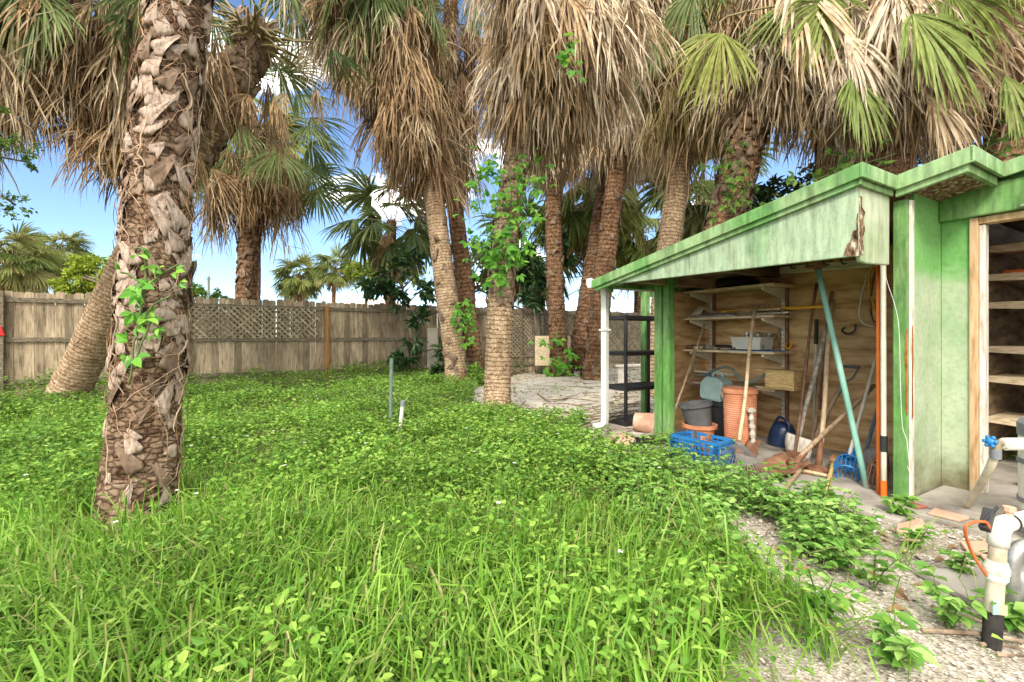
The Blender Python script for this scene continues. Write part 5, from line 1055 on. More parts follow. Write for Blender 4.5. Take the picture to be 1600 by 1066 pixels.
# hook board under the roof, hooks on the wall
hb = thing('hook_board', 'cream painted board with a row of dark hooks under the roof', 'hook rack', RT(1290, 415, 1.17)); mb = MB(); a, b = RT(1217, 424, 1.18), RT(1372, 411, 1.18)
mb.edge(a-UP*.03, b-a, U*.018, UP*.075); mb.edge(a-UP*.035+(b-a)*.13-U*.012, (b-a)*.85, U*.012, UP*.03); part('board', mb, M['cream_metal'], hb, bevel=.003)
for f in (.2, .38, .55, .72, .9):
    p = a+(b-a)*f+UP*.02-U*.012; mb = MB(); mb.tube(catmull([p, p-U*.06-UP*.01, p-U*.09+UP*.01, p-U*.1+UP*.04], 12), .007, 6); part('hook', mb, M['black'], hb)
def hook(label, x, y, mat, w=.05, yaw=1):
    p = RT(x, y, 1.195); mb = MB(); mb.tube(catmull([p+V*w+UP*.0-U*.0, p+V*w-UP*.03-U*.05, p-UP*.06-U*.06, p-V*w-UP*.03-U*.06, p-V*w*1.1+UP*.03-U*.06], 18), .009, 7); single('wall_hook', mb, M[mat], label, 'hook')
hook('black curved hook on the plywood wall right of the tools', 1330, 512, 'black', .055); hook('yellow hook on the plywood wall right of the shelves', 1236, 536, 'yellow', .03)
st = thing('hanging_straps', 'loops of cream and brown strap hanging from the hook board', 'strap', RT(1355, 415, 1.0)); lp = lambda x, y: RT(x, y, .9)
for pts, m, r_ in (([(1366,410),(1356,430),(1346,465),(1343,492),(1350,506),(1366,510)], 'white_pole', .009), ([(1368,408),(1360,425),(1358,450),(1366,480),(1374,505)], 'yellow', .009), ([(1372,410),(1364,440),(1360,475),(1364,500),(1376,508)], 'rust', .01)):
    mb = MB(); mb.tube(catmull([lp(*q) for q in pts], 24), r_, 6, sx=.4); part('loop', mb, M[m], st, smooth=True)
# ---------------------------------------------------------------- things on the floor of the bay
FZ = .036
def lean(label, name, cat, foot, head, r, mat, r2=None, parts=(), group=None, seg=10):
    """straight handle from foot to head as the 'handle' part of a new thing"""
    t = thing(name, label, cat, foot, group); mb = MB(); foot, head = np.asarray(foot), np.asarray(head); m = 8
    p = foot+(head-foot)*np.linspace(0, 1, m)[:, None]; bow = (r*.55 if 'handle' in mat else 0)*np.sin(np.linspace(0, 1, m)*np.pi*(1+len(label) % 2)); p = p+np.stack([bow, bow*.3, 0*bow], 1)*(1 if len(label) % 3 else -1); rr = np.linspace(r, r2 or r, m)*(1+.03*np.sin(np.arange(m)*2.1)); mb.tube(p, rr, seg)
    part('handle', mb, M[mat], t, smooth=True); return t
def blade(mb, top, down, side, w, L, curve=.03, point=.5, n=9, shoulder=.9, dish=.05):
    """shovel blade: flat dished plate from the socket down"""
    down, side = nrm(down), nrm(side); nn = np.cross(down, side); P = []
    for k in range(n):
        f = k/(n-1); ww = w*(shoulder if k == 0 else 1)*(1-point*max(0, (f-.45)/.55)**2)
        for x in np.linspace(-1, 1, 7): P.append(top+down*f*L+side*x*ww/2+nn*(dish*x*x-curve*math.sin(f*3.1)))
    F = [[7*k+j, 7*k+j+1, 7*k+8+j, 7*k+7+j] for k in range(n-1) for j in range(6)]; mb.add(P, np.array(F)); return mb
def solid(o, th=.004): m = o.modifiers.new('thick', 'SOLIDIFY'); m.thickness = th; m.offset = 0; return o
FL = lambda x, y: G(x, y, FZ)
# slim pole left of the rake
a = G(1035, 693, .02); b = RT(1101, 507, .72); t = lean('slim brown pole with a wooden knob leaning past the left green posts', 'wooden_pole', 'pole', a, b, .013, 'handle_old')
mb = MB(); q = a+(b-a)*.79; mb.ball(q, .026, 10, 8, (1, 1, .8)); part('knob', mb, M['handle'], t, smooth=True); mb = MB(); mb.tube([a, a+(b-a)*.06], .022, 10); part('ferrule', mb, M['handle'], t)
# leaf rake
sock = RT(1155, 688, -.12); tip = G(1160, 748, .05); hd = RT(1180, 480, .72)
t = lean('leaf rake with pale wooden handle and spread wire tines beside the blue crate', 'leaf_rake', 'rake', sock, hd, .016, 'handle'); d = nrm(tip-sock); sd = nrm(np.cross(d, np.array([-.3, -1, .2]))); sd = -sd if sd[0] < 0 else sd; nn = np.cross(sd, d)
L = np.linalg.norm(tip-sock)
mb = MB(); mb.bar(sock-d*.06, sock+d*.06, .026, .02); part('socket', mb, M['metal'], t, bevel=.003); mb = MB(); nn = nn if nn[1] < 0 else -nn
for k in range(17):
    x = (k-8)/8.; e = sock+d*L*(1-.1*x*x)+sd*x*.24; mb.tube(catmull([sock+d*.04+sd*x*.02, sock*.5+e*.5+sd*x*.02, e, e+d*.015+nn*.045], 8), .0035, 5)
mb.tube(catmull([sock+d*L*.55+sd*x*.13-nn*.004 for x in (-1, -.4, .4, 1)], 12), .004, 5); part('tines', mb, M['metal'], t)
# pots and buckets
def pot(name, label, cat, c, r0, r1, h, mat, axis=(0,0,1), rim=.012, rh=.04, inside=.9, seg=32, ribs=0):
    mb = MB(); pr = [(r0*.96, 0), (r0, .008)]
    if ribs:
        for k in range(ribs): f = (k+.5)/ribs; pr += [(r0+(r1-r0)*f+.002, .01+(h-rh-.015)*(f-.25/ribs)), (r0+(r1-r0)*f-.0015, .01+(h-rh-.015)*(f+.25/ribs))]
    pr += [(r0+(r1-r0)*(1-rh/h), h-rh), (r1+rim, h-rh+.004), (r1+rim, h), (r1-.008, h), (r0*inside+(r1-r0)*.8-.01, h*.6), (r0*.85, .02)]
    mb.lathe(pr, c, axis, seg); return single(name, mb, M[mat], label, cat, smooth=False)
c = FL(1144, 706)+U*.12; pot('terracotta_cylinder', 'tall ribbed terracotta cylinder behind the leaf rake', 'pot', c, .135, .148, .60, 'terra', ribs=26, rh=.045)
c0 = FL(1083, 694)+U*.1; pot('terracotta_pot', 'terracotta pot holding the grey bucket behind the blue crate', 'pot', c0, .125, .16, .2, 'terra')
pot('grey_bucket', 'dull grey bucket tilted inside the terracotta pot', 'bucket', c0+UP*.17, .12, .155, .25, 'grey', nrm(UP+V*.12-U*.12))
c = FL(1094, 690)+U*.38; pot('black_bucket', 'large black tub behind the grey bucket', 'bucket', c, .19, .22, .40, 'black')
bb = c; qz = FZ+.405; c = S(*[(c-P0) @ V+.06, (c-P0) @ U-.05, qz]); cn = thing('jerry_can', 'pale teal plastic can resting on the black tub', 'can', c); mb = MB(); A3 = nrm(V+UP*.1); B3 = nrm(UP-V*.1)
w, h, d = .26, .25, .2; P = [c+A3*x+B3*z for x, z in ((-.13, 0), (.12, 0), (.14, .06), (.14, .18), (.08, .25), (-.06, .26), (-.13, .22))]; mb.prism([p-U*d/2 for p in P], U*d); part('body', mb, M['can'], cn, bevel=.02)
mb = MB(); mb.lathe([(.026, 0), (.026, .04), (.02, .045)], c+A3*.1+B3*.235, nrm(B3+A3*.5), 14); part('cap', mb, M['blue_dark'], cn); mb = MB(); mb.tube(catmull([c+A3*.05+B3*.25, c+A3*.04+B3*.3, c-A3*.04+B3*.31, c-A3*.07+B3*.255], 12), .011, 8); part('grip', mb, M['can'], cn, smooth=True)
mb = MB(); mb.ball(bb+UP*.46-V*.13-U*.08, .09, 14, 10, (1, 1, .9), .45, 9); mb.ball(bb+UP*.53-V*.16-U*.1, .055, 12, 8, (1.2, 1, .8), .6, 5); single('cloth_bag', mb, M['bag'], 'crumpled cream cloth bag beside the teal can', 'bag', smooth=True)
base = FL(1112, 690)+U*.25; lab = ['lowest', 'second from bottom', 'third from bottom', 'fourth from bottom', 'topmost']
for k in range(5):
    mb = MB(); mb.lathe([(.07, 0), (.085, .06), (.092, .062), (.092, .078), (.08, .078), (.06, .01)], base+UP*(.001+.08*k)+V*rng.normal(0, .008), seg=20); single('nursery_pot', mb, M['black'], '%s of the small black nursery pots stacked left of the terracotta cylinder' % lab[k], 'pot', 'stacked black nursery pots')
# blue crate
cA, cB = G(1050, 714, .03), G(1120, 732, .03); e1 = nrm((cB-cA)*[1,1,0]); e2 = np.array([-e1[1], e1[0], 0]); W_, D_, H_ = np.linalg.norm((cB-cA)[:2])*.98, .27, .2; o = cA+UP*.005
cr = thing('plastic_crate', 'bright blue open plastic crate in the weeds at the bay edge', 'crate', o+e1*W_/2+e2*D_/2); mb = MB()
for (p, e, L) in ((o, e1, W_), (o+e2*D_, e1, W_), (o, e2, D_), (o+e1*W_, e2, D_)):
    for z, hh in ((.0, .025), (.095, .014), (H_-.05, .014), (H_-.02, .026)): mb.bar(p-e*.006+UP*(z+hh/2), p+e*(L+.006)+UP*(z+hh/2), .014 if z < .15 else .02, hh)
    n = int(L/.045)
    for k in range(n+1): mb.bar(p+e*L*k/n, p+e*L*k/n+UP*(H_-.02), .011 if 0 < k < n else .024, .011 if 0 < k < n else .024, up=e)
part('basket', mb, M['blue'], cr); mb = MB()
for k in range(9): mb.bar(o+e1*W_*(k+.5)/9+UP*.008, o+e1*W_*(k+.5)/9+e2*D_+UP*.008, .012, .008)
part('floor_grid', mb, M['blue'], cr)
for k, (f, g_, h, m, lb) in enumerate(((.42, .4, .24, 'grey', 'dark grey flat bracket sticking up in the middle of the blue crate'), (.62, .6, .22, 'handle_brown', 'brown wooden peg in the right half of the blue crate'), (.54, .35, .2, 'terra', 'broken terracotta shard in the blue crate'))):
    mb = MB(); p = o+e1*W_*f+e2*D_*g_+UP*.015; mb.bar(p, p+UP*h+e1*.02*(k-1), .05 if k != 1 else .03, .012 if k != 1 else .03, up=e1); single('scrap_piece', mb, M[m], lb, 'scrap', bevel=.003)
# watering can
c = FL(1207, 698)+U*.12; wc = thing('watering_can', 'dark blue watering can with its spout pointing down right under the shelves', 'watering can', c); mb = MB()
mb.lathe([(.1, 0), (.115, .02), (.115, .12), (.105, .19), (.07, .235), (.04, .245)], c, nrm(UP+V*-.25), 24); part('tank', mb, M['blue_dark'], wc, smooth=True)
mb = MB(); mb.tube(catmull([c-V*.07+UP*.06-U*.06, c-V*.15+UP*.1-U*.1, c-V*.22+UP*.05-U*.14], 12), np.linspace(.035, .02, 12), 10); part('spout', mb, M['blue_dark'], wc, smooth=True); mb = MB(); q = c-V*.22+UP*.05-U*.14; mb.lathe([(.02, 0), (.03, .03), (.03, .045)], q, nrm(-V-UP*.6-U*.3), 14); part('rose', mb, M['grey_band'], wc)
mb = MB(); mb.tube(catmull([c+V*.02+UP*.22-U*.05, c-V*.05+UP*.30-U*.08, c-V*.15+UP*.24-U*.1, c-V*.12+UP*.12-U*.09], 16), .013, 8); part('grip', mb, M['blue_dark'], wc, smooth=True)
# flaking grey spade stub
c = FL(1177, 712); t = thing('hand_spade', 'short spade with a flaking pale shaft and rusty blade right of the rake', 'spade', c); a, b = c+UP*.1, c+UP*.40-V*-.02; mb = MB(); pts = np.linspace(a, b, 16); mb.tube(pts+(fbm(pts*30, 4)[:, None]-.5)*.02, .024*(1+.3*np.sin(np.arange(16)*1.7)), 9); mb.ball(b+UP*.01, .034, 10, 8, (1.1, 1, .9), .5, 2); part('shaft', mb, M['handle_grey'], t, smooth=True)
mb = MB(); blade(mb, c+UP*.15+U*.02, -UP-U*.5, V, .13, .17, dish=.02, point=.2); solid(part('blade', mb, M['rust'], t, smooth=True), .01)
# pale bladed spade with thick grey shaft
a = FL(1247, 712)+UP*.13; b = RT(1291, 512, 1.05); t = lean('spade with a thick flaking grey shaft and a whitish blade', 'spade', 'spade', a, b, .021, 'handle_grey'); mb = MB(); blade(mb, a+UP*.05, -UP+U*.12*-1, nrm(V+UP*.15), .24, .2, dish=.02, point=.25, curve=.01); solid(part('blade', mb, M['white_wood'], t, smooth=True), .005)
# long brown handled hoe
a = FL(1241, 716); b = RT(1276, 443, 1.12); t = lean('long dark brown handle leaning at the left of the tools', 'garden_hoe', 'hoe', a, b, .014, 'handle_brown'); mb = MB(); mb.bar(a+V*.07+UP*.03, a-V*.07+UP*.03, .008, .07); part('blade', mb, M['rust'], t)
# thin white pole with black grip
a = FL(1262, 700)+U*.1; b = RT(1276, 500, 1.12); t = lean('thin white pole with a black grip behind the grey shaft', 'white_pole', 'pole', a, b, .013, 'white_pole'); mb = MB(); d = b-a; mb.tube([b-d*.19, b+d*.005], .018, 10); part('grip', mb, M['black'], t)
# wooden handle with a rusty dished blade
a = FL(1279, 735)+UP*.03; b = RT(1301, 470, 1.1); t = lean('shovel with a light wooden handle and rusty blade flat on the floor', 'shovel', 'shovel', a, b, .019, 'handle'); mb = MB(); blade(mb, a+UP*.0+U*.05, -U-V*-.2-UP*.08, V, .25, .28, dish=.035, point=.4); solid(part('blade', mb, M['rust'], t, smooth=True), .005)
mb = MB(); d = b-a; mb.tube([a-d*.01, a+d*.17], [.026, .02], 10); part('socket', mb, M['rust'], t, smooth=True)
# rough pole and D grip shovel
a = FL(1256, 706)+U*.12; b = RT(1286, 560, 1.13); lean('rough dark stick standing behind the grey shaft', 'rough_pole', 'pole', a, b, .017, 'handle_old')
mb = MB(); a = RT(1300, 455, 1.16); b = RT(1283, 640, 1.1); mb.tube(catmull([a, a*.6+b*.4+V*.02, b], 12), .014, 7); single('dark_pole', mb, M['handle_brown'], 'dark stick against the plywood behind the light wooden handle', 'pole', smooth=True)
a = FL(1262, 706)+U*.02; b = RT(1318, 598, 1.0); t = lean('green shafted spade with a steel D grip leaning to the right', 'grip_spade', 'spade', a, b, .018, 'handle_old'); d = nrm(b-a); mb = MB(); e = -V; tip = b+d*.16
mb.tube(catmull([b, b+d*.05+e*.05, tip+e*.06], 10), .009, 7); mb.tube(catmull([b, b+d*.05-e*.05, tip-e*.06], 10), .009, 7); mb.tube([tip+e*.065, tip-e*.065], .014, 8); part('grip', mb, M['grey'], t, smooth=True); 
for f0, f1 in ((.25, .55), (.82, 1)): mb = MB(); mb.tube([a+(b-a)*f0, a+(b-a)*f1], .021, 9); part('sleeve', mb, M['green_metal'], t)
# big rusty scoop
a = G(1243, 722, .10); b = RT(1366, 602, .98); t = lean('large rusty scoop shovel with its long handle slanting up right', 'scoop_shovel', 'shovel', a, b, .02, 'handle_old', .017); d = nrm((a-b)*[1,1,.25]); tip = G(1186, 745, .03); dd = nrm(tip-a); sd = nrm(np.cross(dd, UP)); mb = MB()
blade(mb, a-dd*.02, dd, -sd, .30, np.linalg.norm(tip-a)+.06, dish=.05, point=.12, curve=.03, shoulder=.75); solid(part('blade', mb, M['rust'], t, smooth=True), .005); mb = MB(); mb.tube(catmull([a+dd*.07+UP*.01, a, a+(b-a)*.12], 10), np.linspace(.034, .022, 10), 10); part('socket', mb, M['rust'], t, smooth=True)
mb = MB(); mb.tube([G(1243, 733, .06), G(1300, 745, .055)], .013, 8); single('short_handle', mb, M['handle'], 'short pale wooden handle lying on the slab in front of the shovels', 'handle')
mb = MB(); mb.tube([G(1215, 778, .05), G(1250, 735, .1)], .014, 8); single('wooden_stake', mb, M['handle_old'], 'weathered wooden stake lying from the weeds up to the scoop', 'stake')
# teal pole in front
a = G(1354, 762, .036); b = RT(1277, 416, .25); t = lean('thick teal painted pole slanting across the front of the tools', 'teal_pole', 'pole', a, b, .021, 'teal'); d = b-a; mb = MB(); mb.tube([b-d*.02, b+d*.012], .027, 10); mb.tube([b+V*.09, b-V*.06], .016, 8); part('rusty_tip', mb, M['rust'], t); mb = MB(); mb.tube([a, a+d*.03], .023, 10); part('foot', mb, M['green_metal'], t)
# fruit pickers
def cage(mb, c, ax, r, L, n=14, ph=0):
    ax = nrm(ax); x = nrm(np.cross(ax, [0, 1, .3])); y = np.cross(ax, x)
    for k in range(n):
        a = k*2*np.pi/n; o = x*math.cos(a)+y*math.sin(a); mb.tube(catmull([c+o*r*.3, c+ax*L*.25+o*r*.85, c+ax*L*.7+o*r, c+ax*L+o*r*.92], 8), .0045, 5)
    for f, q in ((.3, .88), (1., .92)):
        a = np.linspace(0, 2*np.pi, 25)[:, None]; mb.tube(c+ax*L*f+(np.cos(a)*x+np.sin(a)*y)*r*q, .005, 5, False)
neck = RT(1327, 712, .42); b = RT(1371, 552, 1.12); t = lean('fruit picker with a white handle and a blue wire basket', 'fruit_picker', 'fruit picker', neck, b, .014, 'white_pole'); mb = MB(); mb.lathe([(.03, 0), (.034, .02), (.026, .07), (.03, .075), (.03, .09)], neck-UP*.03, nrm(b-neck), 14); part('collar', mb, M['blue'], t)
mb = MB(); cage(mb, neck-UP*.02, G(1321, 756, .04)-neck, .088, .2, 18); part('basket', mb, M['blue'], t); mb = MB(); mb.ball(neck-UP*.1, .022, 10, 8, (1, 1, 1.6)); part('pad', mb, M['blue'], t, smooth=True)
a = FL(1338, 730)+U*.1; b = RT(1372, 636, .95); t = lean('dull blue pole leaning low in the right corner behind the basket', 'blue_pole', 'pole', a, b, .014, 'blue_pole'); mb = MB(); mb.tube([a-UP*.0, a+(b-a)*.18], .016, 9); part('foot', mb, M['handle'], t)
a, b = RT(1374, 718, .1), RT(1373, 406, .12); t = lean('bright orange pole standing beside the near green post', 'orange_pole', 'pole', a*[1,1,0]+UP*.036, b, .017, 'orange')
a, b = RT(1381, 775, .05), RT(1380, 402, .07); t = lean('offwhite pole with a black band and orange foot against the near post', 'banded_pole', 'pole', a*[1,1,0]+UP*.036, b, .017, 'white_pole'); d = b-a; a = a*[1,1,0]+UP*.036; mb = MB(); mb.tube([a+(b-a)*.19, a+(b-a)*.255], .022, 10); part('band', mb, M['black'], t); mb = MB(); mb.tube([a, a+(b-a)*.07], .019, 10); part('foot', mb, M['orange'], t)
nk = RT(1377, 712, .22); t = thing('picker_cage', 'rusty wire picking basket standing by the near post', 'basket', G(1374, 762, .04)); mb = MB(); cage(mb, nk, nrm(-UP+V*.15), .062, .24, 12); part('wires', mb, M['rust'], t); mb = MB(); mb.lathe([(.025, 0), (.028, .04), (.02, .06)], nk-UP*.02, UP, 12); part('collar', mb, M['brass'], t)
mb = MB(); c = FL(1357, 742)+U*.12; mb.ball(c+UP*.1, .11, 12, 9, (.8, .7, 1.0), .3, 8); o = single('stone_slab', mb, M['stone'], 'grey weathered stone leaning in the corner behind the teal pole', 'stone')
a = G(1287, 785, .03); b = G(1302, 722, .12); t = lean('short yellow handle ending in a varnished wooden bulb', 'bulb_handle', 'handle', a, b, .016, 'yellow_bristle', .014); d = nrm(b-a); mb = MB(); mb.lathe([(.014, 0), (.03, .03), (.034, .08), (.026, .14), (.012, .19), (.006, .23)], b-d*.01, d, 16); part('bulb', mb, M['wood_bulb'], t, smooth=True)
mb = MB(); mb.tube([RT(1218, 480, 1.19), RT(1217, 560, 1.19)], .012, 7); single('hanging_stick', mb, M['handle_old'], 'thin stick hanging on the wall just right of the cream bracket rail', 'stick')
# pots tumbled by the downspout
q = G(1003, 678); pot('terracotta_pot', 'terracotta pot lying on its side by the left green posts', 'pot', q+UP*.13+np.array([-.06, .1, 0]), .10, .13, .25, 'terra_pale', nrm(np.array([.9, -.45, -.06])))
mb = MB(); q = G(975, 697); mb.lathe([(.0, .11), (.06, .115), (.1, .1), (.13, .05), (.13, .0)][::-1], q, seg=24, caps=(True, False)); single('terracotta_dome', mb, M['terra_pale'], 'upturned chalky terracotta bowl half hidden by weeds', 'pot', smooth=True)
q = G(1008, 698); t = thing('black_tray', 'black slatted tray lying by the tumbled pots', 'tray', q); mb = MB(); e = nrm(np.array([.8, .35, 0])); f = np.array([-e[1], e[0], 0])
for k in range(9): mb.bar(q+e*(-.2+.05*k)-f*.09+UP*.06, q+e*(-.2+.05*k)+f*.09+UP*.06, .02, .012)
part('slat', mb, M['black'], t); mb = MB()
for sg in (-1, 1): mb.bar(q-e*.22+f*.1*sg+UP*.05, q+e*.22+f*.1*sg+UP*.05, .015, .06)
part('rim', mb, M['black'], t); mb = MB(); mb.tube(catmull([G(1010,690,.05), G(1025,680,.14), G(1042,678,.16), G(1052,690,.06)], 16), .005, 5); single('wire', mb, M['rust'], 'thin bent wire between the tray and the green posts', 'wire')
# black shelf unit
bs = thing('shelf_unit', 'black plastic shelving unit beside the white downspout', 'shelf', S(3.0, .55, 0)); c0 = np.array([1.42, 5.68, 0]); w, d = .8, .38
for k, z in enumerate((.07, .50, .94, 1.40)):
    mb = MB(); p = c0+UP*(z-.05)
    for j in range(8): mb.edge(p+V*(.01+d*j/8)+UP*.032, U*w, V*(d/8-.012), UP*.016)
    mb.edge(p-V*.012, U*w, V*.02, UP*.05); mb.edge(p+V*d, U*w, V*.02, UP*.05); mb.edge(p-U*.012-V*.012, V*(d+.032), U*.02, UP*.05); mb.edge(p+U*w, V*(d+.02), U*.02, UP*.05); part('shelf', mb, M['black'], bs, bevel=.003)
for x in (.012, w-.012):
    for y in (.012, d-.012):
        mb = MB(); mb.tube([c0+U*x+V*y, c0+U*x+V*y+UP*1.42], .024, 8); part('leg', mb, M['black'], bs, smooth=True)
t = thing('green_post', 'green wooden post with a short crossbeam behind the black shelving', 'post', PX(1012, 600, 6.6)*[1,1,0]); q = PX(1012, 600, 6.6)*[1,1,0]; mb = MB(); mb.edge(q-U*.05, U*.1, V*.09, UP*1.82); part('upright', mb, M['green'], t, bevel=.004); mb = MB(); mb.edge(q-U*.05+V*.092+UP*1.72, U*.6, V*.04, UP*.09); mb.edge(q-U*.25+UP*1.84, U*.7, V*.12, UP*.05); part('crossbeam', mb, M['green_trim'], t, bevel=.004)
mb = MB(); q = PX(1000, 566, 9.5); mb.edge(q*[1,1,0]-U*.5+UP*.5, U*1.2, V*.2, UP*.04); mb.edge(q*[1,1,0]-U*.45, U*.06, V*.18, UP*.5); mb.edge(q*[1,1,0]+U*.6, U*.06, V*.18, UP*.5); single('garden_bench', mb, M['white_wood'], 'low pale bench far behind the black shelving', 'bench', bevel=.004)
# broken tiles
for k, (pts, m, lb) in enumerate(((((1424,778),(1462,782),(1468,793),(1430,796),(1420,790)), 'tile_red', 'broken ridged red tile nearest the green post'), (((1470,789),(1512,801),(1515,812),(1500,816),(1450,804)), 'tile', 'large salmon coloured tile in front of the doorway'), (((1402,822),(1440,816),(1446,826),(1425,838),(1400,834)), 'tile', 'salmon tile fragment half buried in the gravel'), (((1500,850),(1548,848),(1552,872),(1512,866)), 'tile', 'salmon tile left of the standpipe elbow'), (((1530,868),(1575,862),(1580,880),(1545,886)), 'tile', 'salmon tile directly behind the standpipe'))):
    mb = MB(); z = .037 if k < 2 else .012; mb.prism([G(x, y, z)+UP*(.012 if j % 2 and k == 2 else 0) for j, (x, y) in enumerate(pts)], UP*.014); single('broken_tile', mb, M[m], lb, 'tile', bevel=.003)
# ---------------------------------------------------------------- pool plumbing at the right edge
Z1 = 1.66; bp = G(1549, 1012)*[1,1,0]; Z1 = bp[1]; R1 = 11.6/711*Z1
sp = thing('standpipe', 'white plastic standpipe with an elbow at the top beside the gravel', 'pipe', bp); ax = nrm(PX(1557, 860, Z1)-PX(1548, 1000, Z1)); at = lambda y: bp*[1,1,0]+ax*((PX(0, y, Z1)[2])/ax[2])
mb = MB(); mb.tube([at(955), at(896)], R1*.93, 24); part('pipe', mb, M['pvc_old'], sp); mb = MB(); mb.tube([at(1022), at(972), at(955)], [R1, R1, R1*.97], 24); part('coated_foot', mb, M['pitch'], sp)
mb = MB(); mb.lathe([(R1*1.02, 0), (R1*1.25, .012), (R1*1.25, .03), (R1*1.35, .034), (R1*1.35, .05), (R1*1.2, .06), (R1*1.05, .075)], at(908), ax, 28); part('union', mb, M['pvc'], sp, smooth=False)
mb = MB(); mb.tube([at(896), at(850)], R1*.93, 24); part('riser', mb, M['pvc_old'], sp)
top = at(852); outd = nrm(np.array([1.0, .35, .02])); el = MB(); P = [top, at(838)]; c = at(838)
for k in range(1, 9): a = k/8*np.pi/2; P.append(c+ax*math.sin(a)*R1*1.5+outd*(1-math.cos(a))*R1*1.5)
P.append(P[-1]+outd*R1*.8); el.tube(P, [R1*1.12]*2+[R1*1.1]*8+[R1*1.12], 24); part('elbow', el, M['pvc'], sp, smooth=True); e = P[-1]
mb = MB(); mb.tube([e, e+outd*.3], R1*.95, 20); part('outlet_pipe', mb, M['pvc'], sp, smooth=True)
mb = MB(); mb.tube([at(961), at(958)], R1*.96, 24); mb.tube([e+outd*.0, e+outd*.012], R1*1.18, 20); part('clamp', mb, M['pitch'], sp)
mb = MB(); q = at(943)-np.array([.01, R1*.95, 0]); mb.box(q-np.array([.012, 0, 0]), (.022, .004, .05)); part('label_blue', mb, M['can'], sp); mb = MB(); mb.box(q+np.array([.024, .003, -.012]), (.016, .004, .035)); part('label_tan', mb, M['handle'], sp)
mb = MB(); q = e+UP*R1*.9; mb.lathe([(.013, 0), (.013, .016), (.019, .018), (.019, .034), (.0, .035)], q, UP, 8); part('plug', mb, M['tile'], sp)
mb = MB(); mb.tube(catmull([at(900)+np.array([-R1*1.2, 0, 0]), PX(1537,893,Z1), PX(1518,862,Z1), PX(1508,828,Z1-.05), PX(1518,817,Z1-.05), PX(1540,816,Z1-.04), PX(1546,826,Z1-.04)], 40), .0052, 8); single('orange_cable', mb, M['cable'], 'orange cable looping beside the standpipe elbow', 'cable', smooth=True)
mb = MB(); q = PX(1538, 828, Z1-.03); mb.bar(q, q+np.array([.05, .03, .06]), .03, .03); mb.bar(q+np.array([-.01, 0, .02]), q+np.array([.07, .02, .075]), .008, .012); single('black_clamp', mb, M['black'], 'black clip gripping the elbow of the standpipe', 'clamp', bevel=.003)
# filter tank with side valve
Zt = 2.3; tb = G(1620, 800, .0); Zt = 2.42; tc = PX(1650, 800, Zt)*[1,1,0]; rt = 40/711*Zt
tk = thing('filter_tank', 'tall white and grey pool filter column cut by the right edge', 'tank', tc); zz = lambda y: PX(0, y, Zt)[2]
mb = MB(); mb.lathe([(rt, zz(800)), (rt, zz(684))], tc, UP, 32); part('body', mb, M['pvc'], tk); mb = MB(); mb.lathe([(rt*1.03, zz(684)), (rt*1.05, zz(664)), (rt*.9, zz(656)), (0.01, zz(655))], tc, UP, 32); part('cap', mb, M['grey_band'], tk)
for y in (724, 786):
    mb = MB(); mb.lathe([(rt*1.03, zz(y+4)), (rt*1.04, zz(y+3)), (rt*1.04, zz(y-3)), (rt*1.03, zz(y-4))], tc, UP, 32); part('band', mb, M['grey_band'], tk)
mb = MB(); mb.lathe([(rt*.8, .0), (rt*.85, zz(800))], tc, UP, 24); part('base', mb, M['pitch'], tk)
vz = zz(694); q = tc+np.array([-rt, 0, 0]); q[2] = vz; q1 = PX(1569, 694, Zt); mb = MB(); mb.tube([q+np.array([.03, 0, 0]), q1], [.033, .033], 20); mb.tube([q1, q1-np.array([.012, 0, 0])], .024, 16); part('side_pipe', mb, M['pvc'], tk)
mb = MB(); q2 = PX(1553, 690, Zt); mb.tube([q1, q2], .014, 12); mb.tube([PX(1558,692,Zt), PX(1557,708,Zt)], [.017, .02], 12); vv = part('valve', mb, M['brass'], tk)
mb = MB(); hc = PX(1547, 690, Zt); axh = nrm(np.array([-1., -.35, .15])); x = nrm(np.cross(axh, UP)); y = np.cross(axh, x)
for k in range(6): a = k*np.pi/3; mb.ball(hc+(x*math.cos(a)+y*math.sin(a))*.024, .0105, 8, 6)
mb.lathe([(.022, -.006), (.024, 0), (.012, .012)], hc, axh, 14); part('wheel', mb, M['blue'], vv, smooth=True)
mb = MB(); p0 = PX(1556, 708, Zt); p3 = G(1507, 797, .05); mb.tube(catmull([p0, PX(1545,735,Zt+.05), PX(1528,765,Zt+.2), p3], 24), .019, 12); hs = thing('drain_hose', 'short offwhite hose hanging from the blue valve to the slab', 'hose', p3); part('tube', mb, M['pvc_old'], hs, smooth=True)
mb = MB(); mb.tube([p0+UP*.02, p0-UP*.03], .023, 12); mb.tube([p3+UP*.03+np.array([.008, -.01, 0]), p3-UP*.012], .024, 12); part('collar', mb, M['grey_band'], hs)
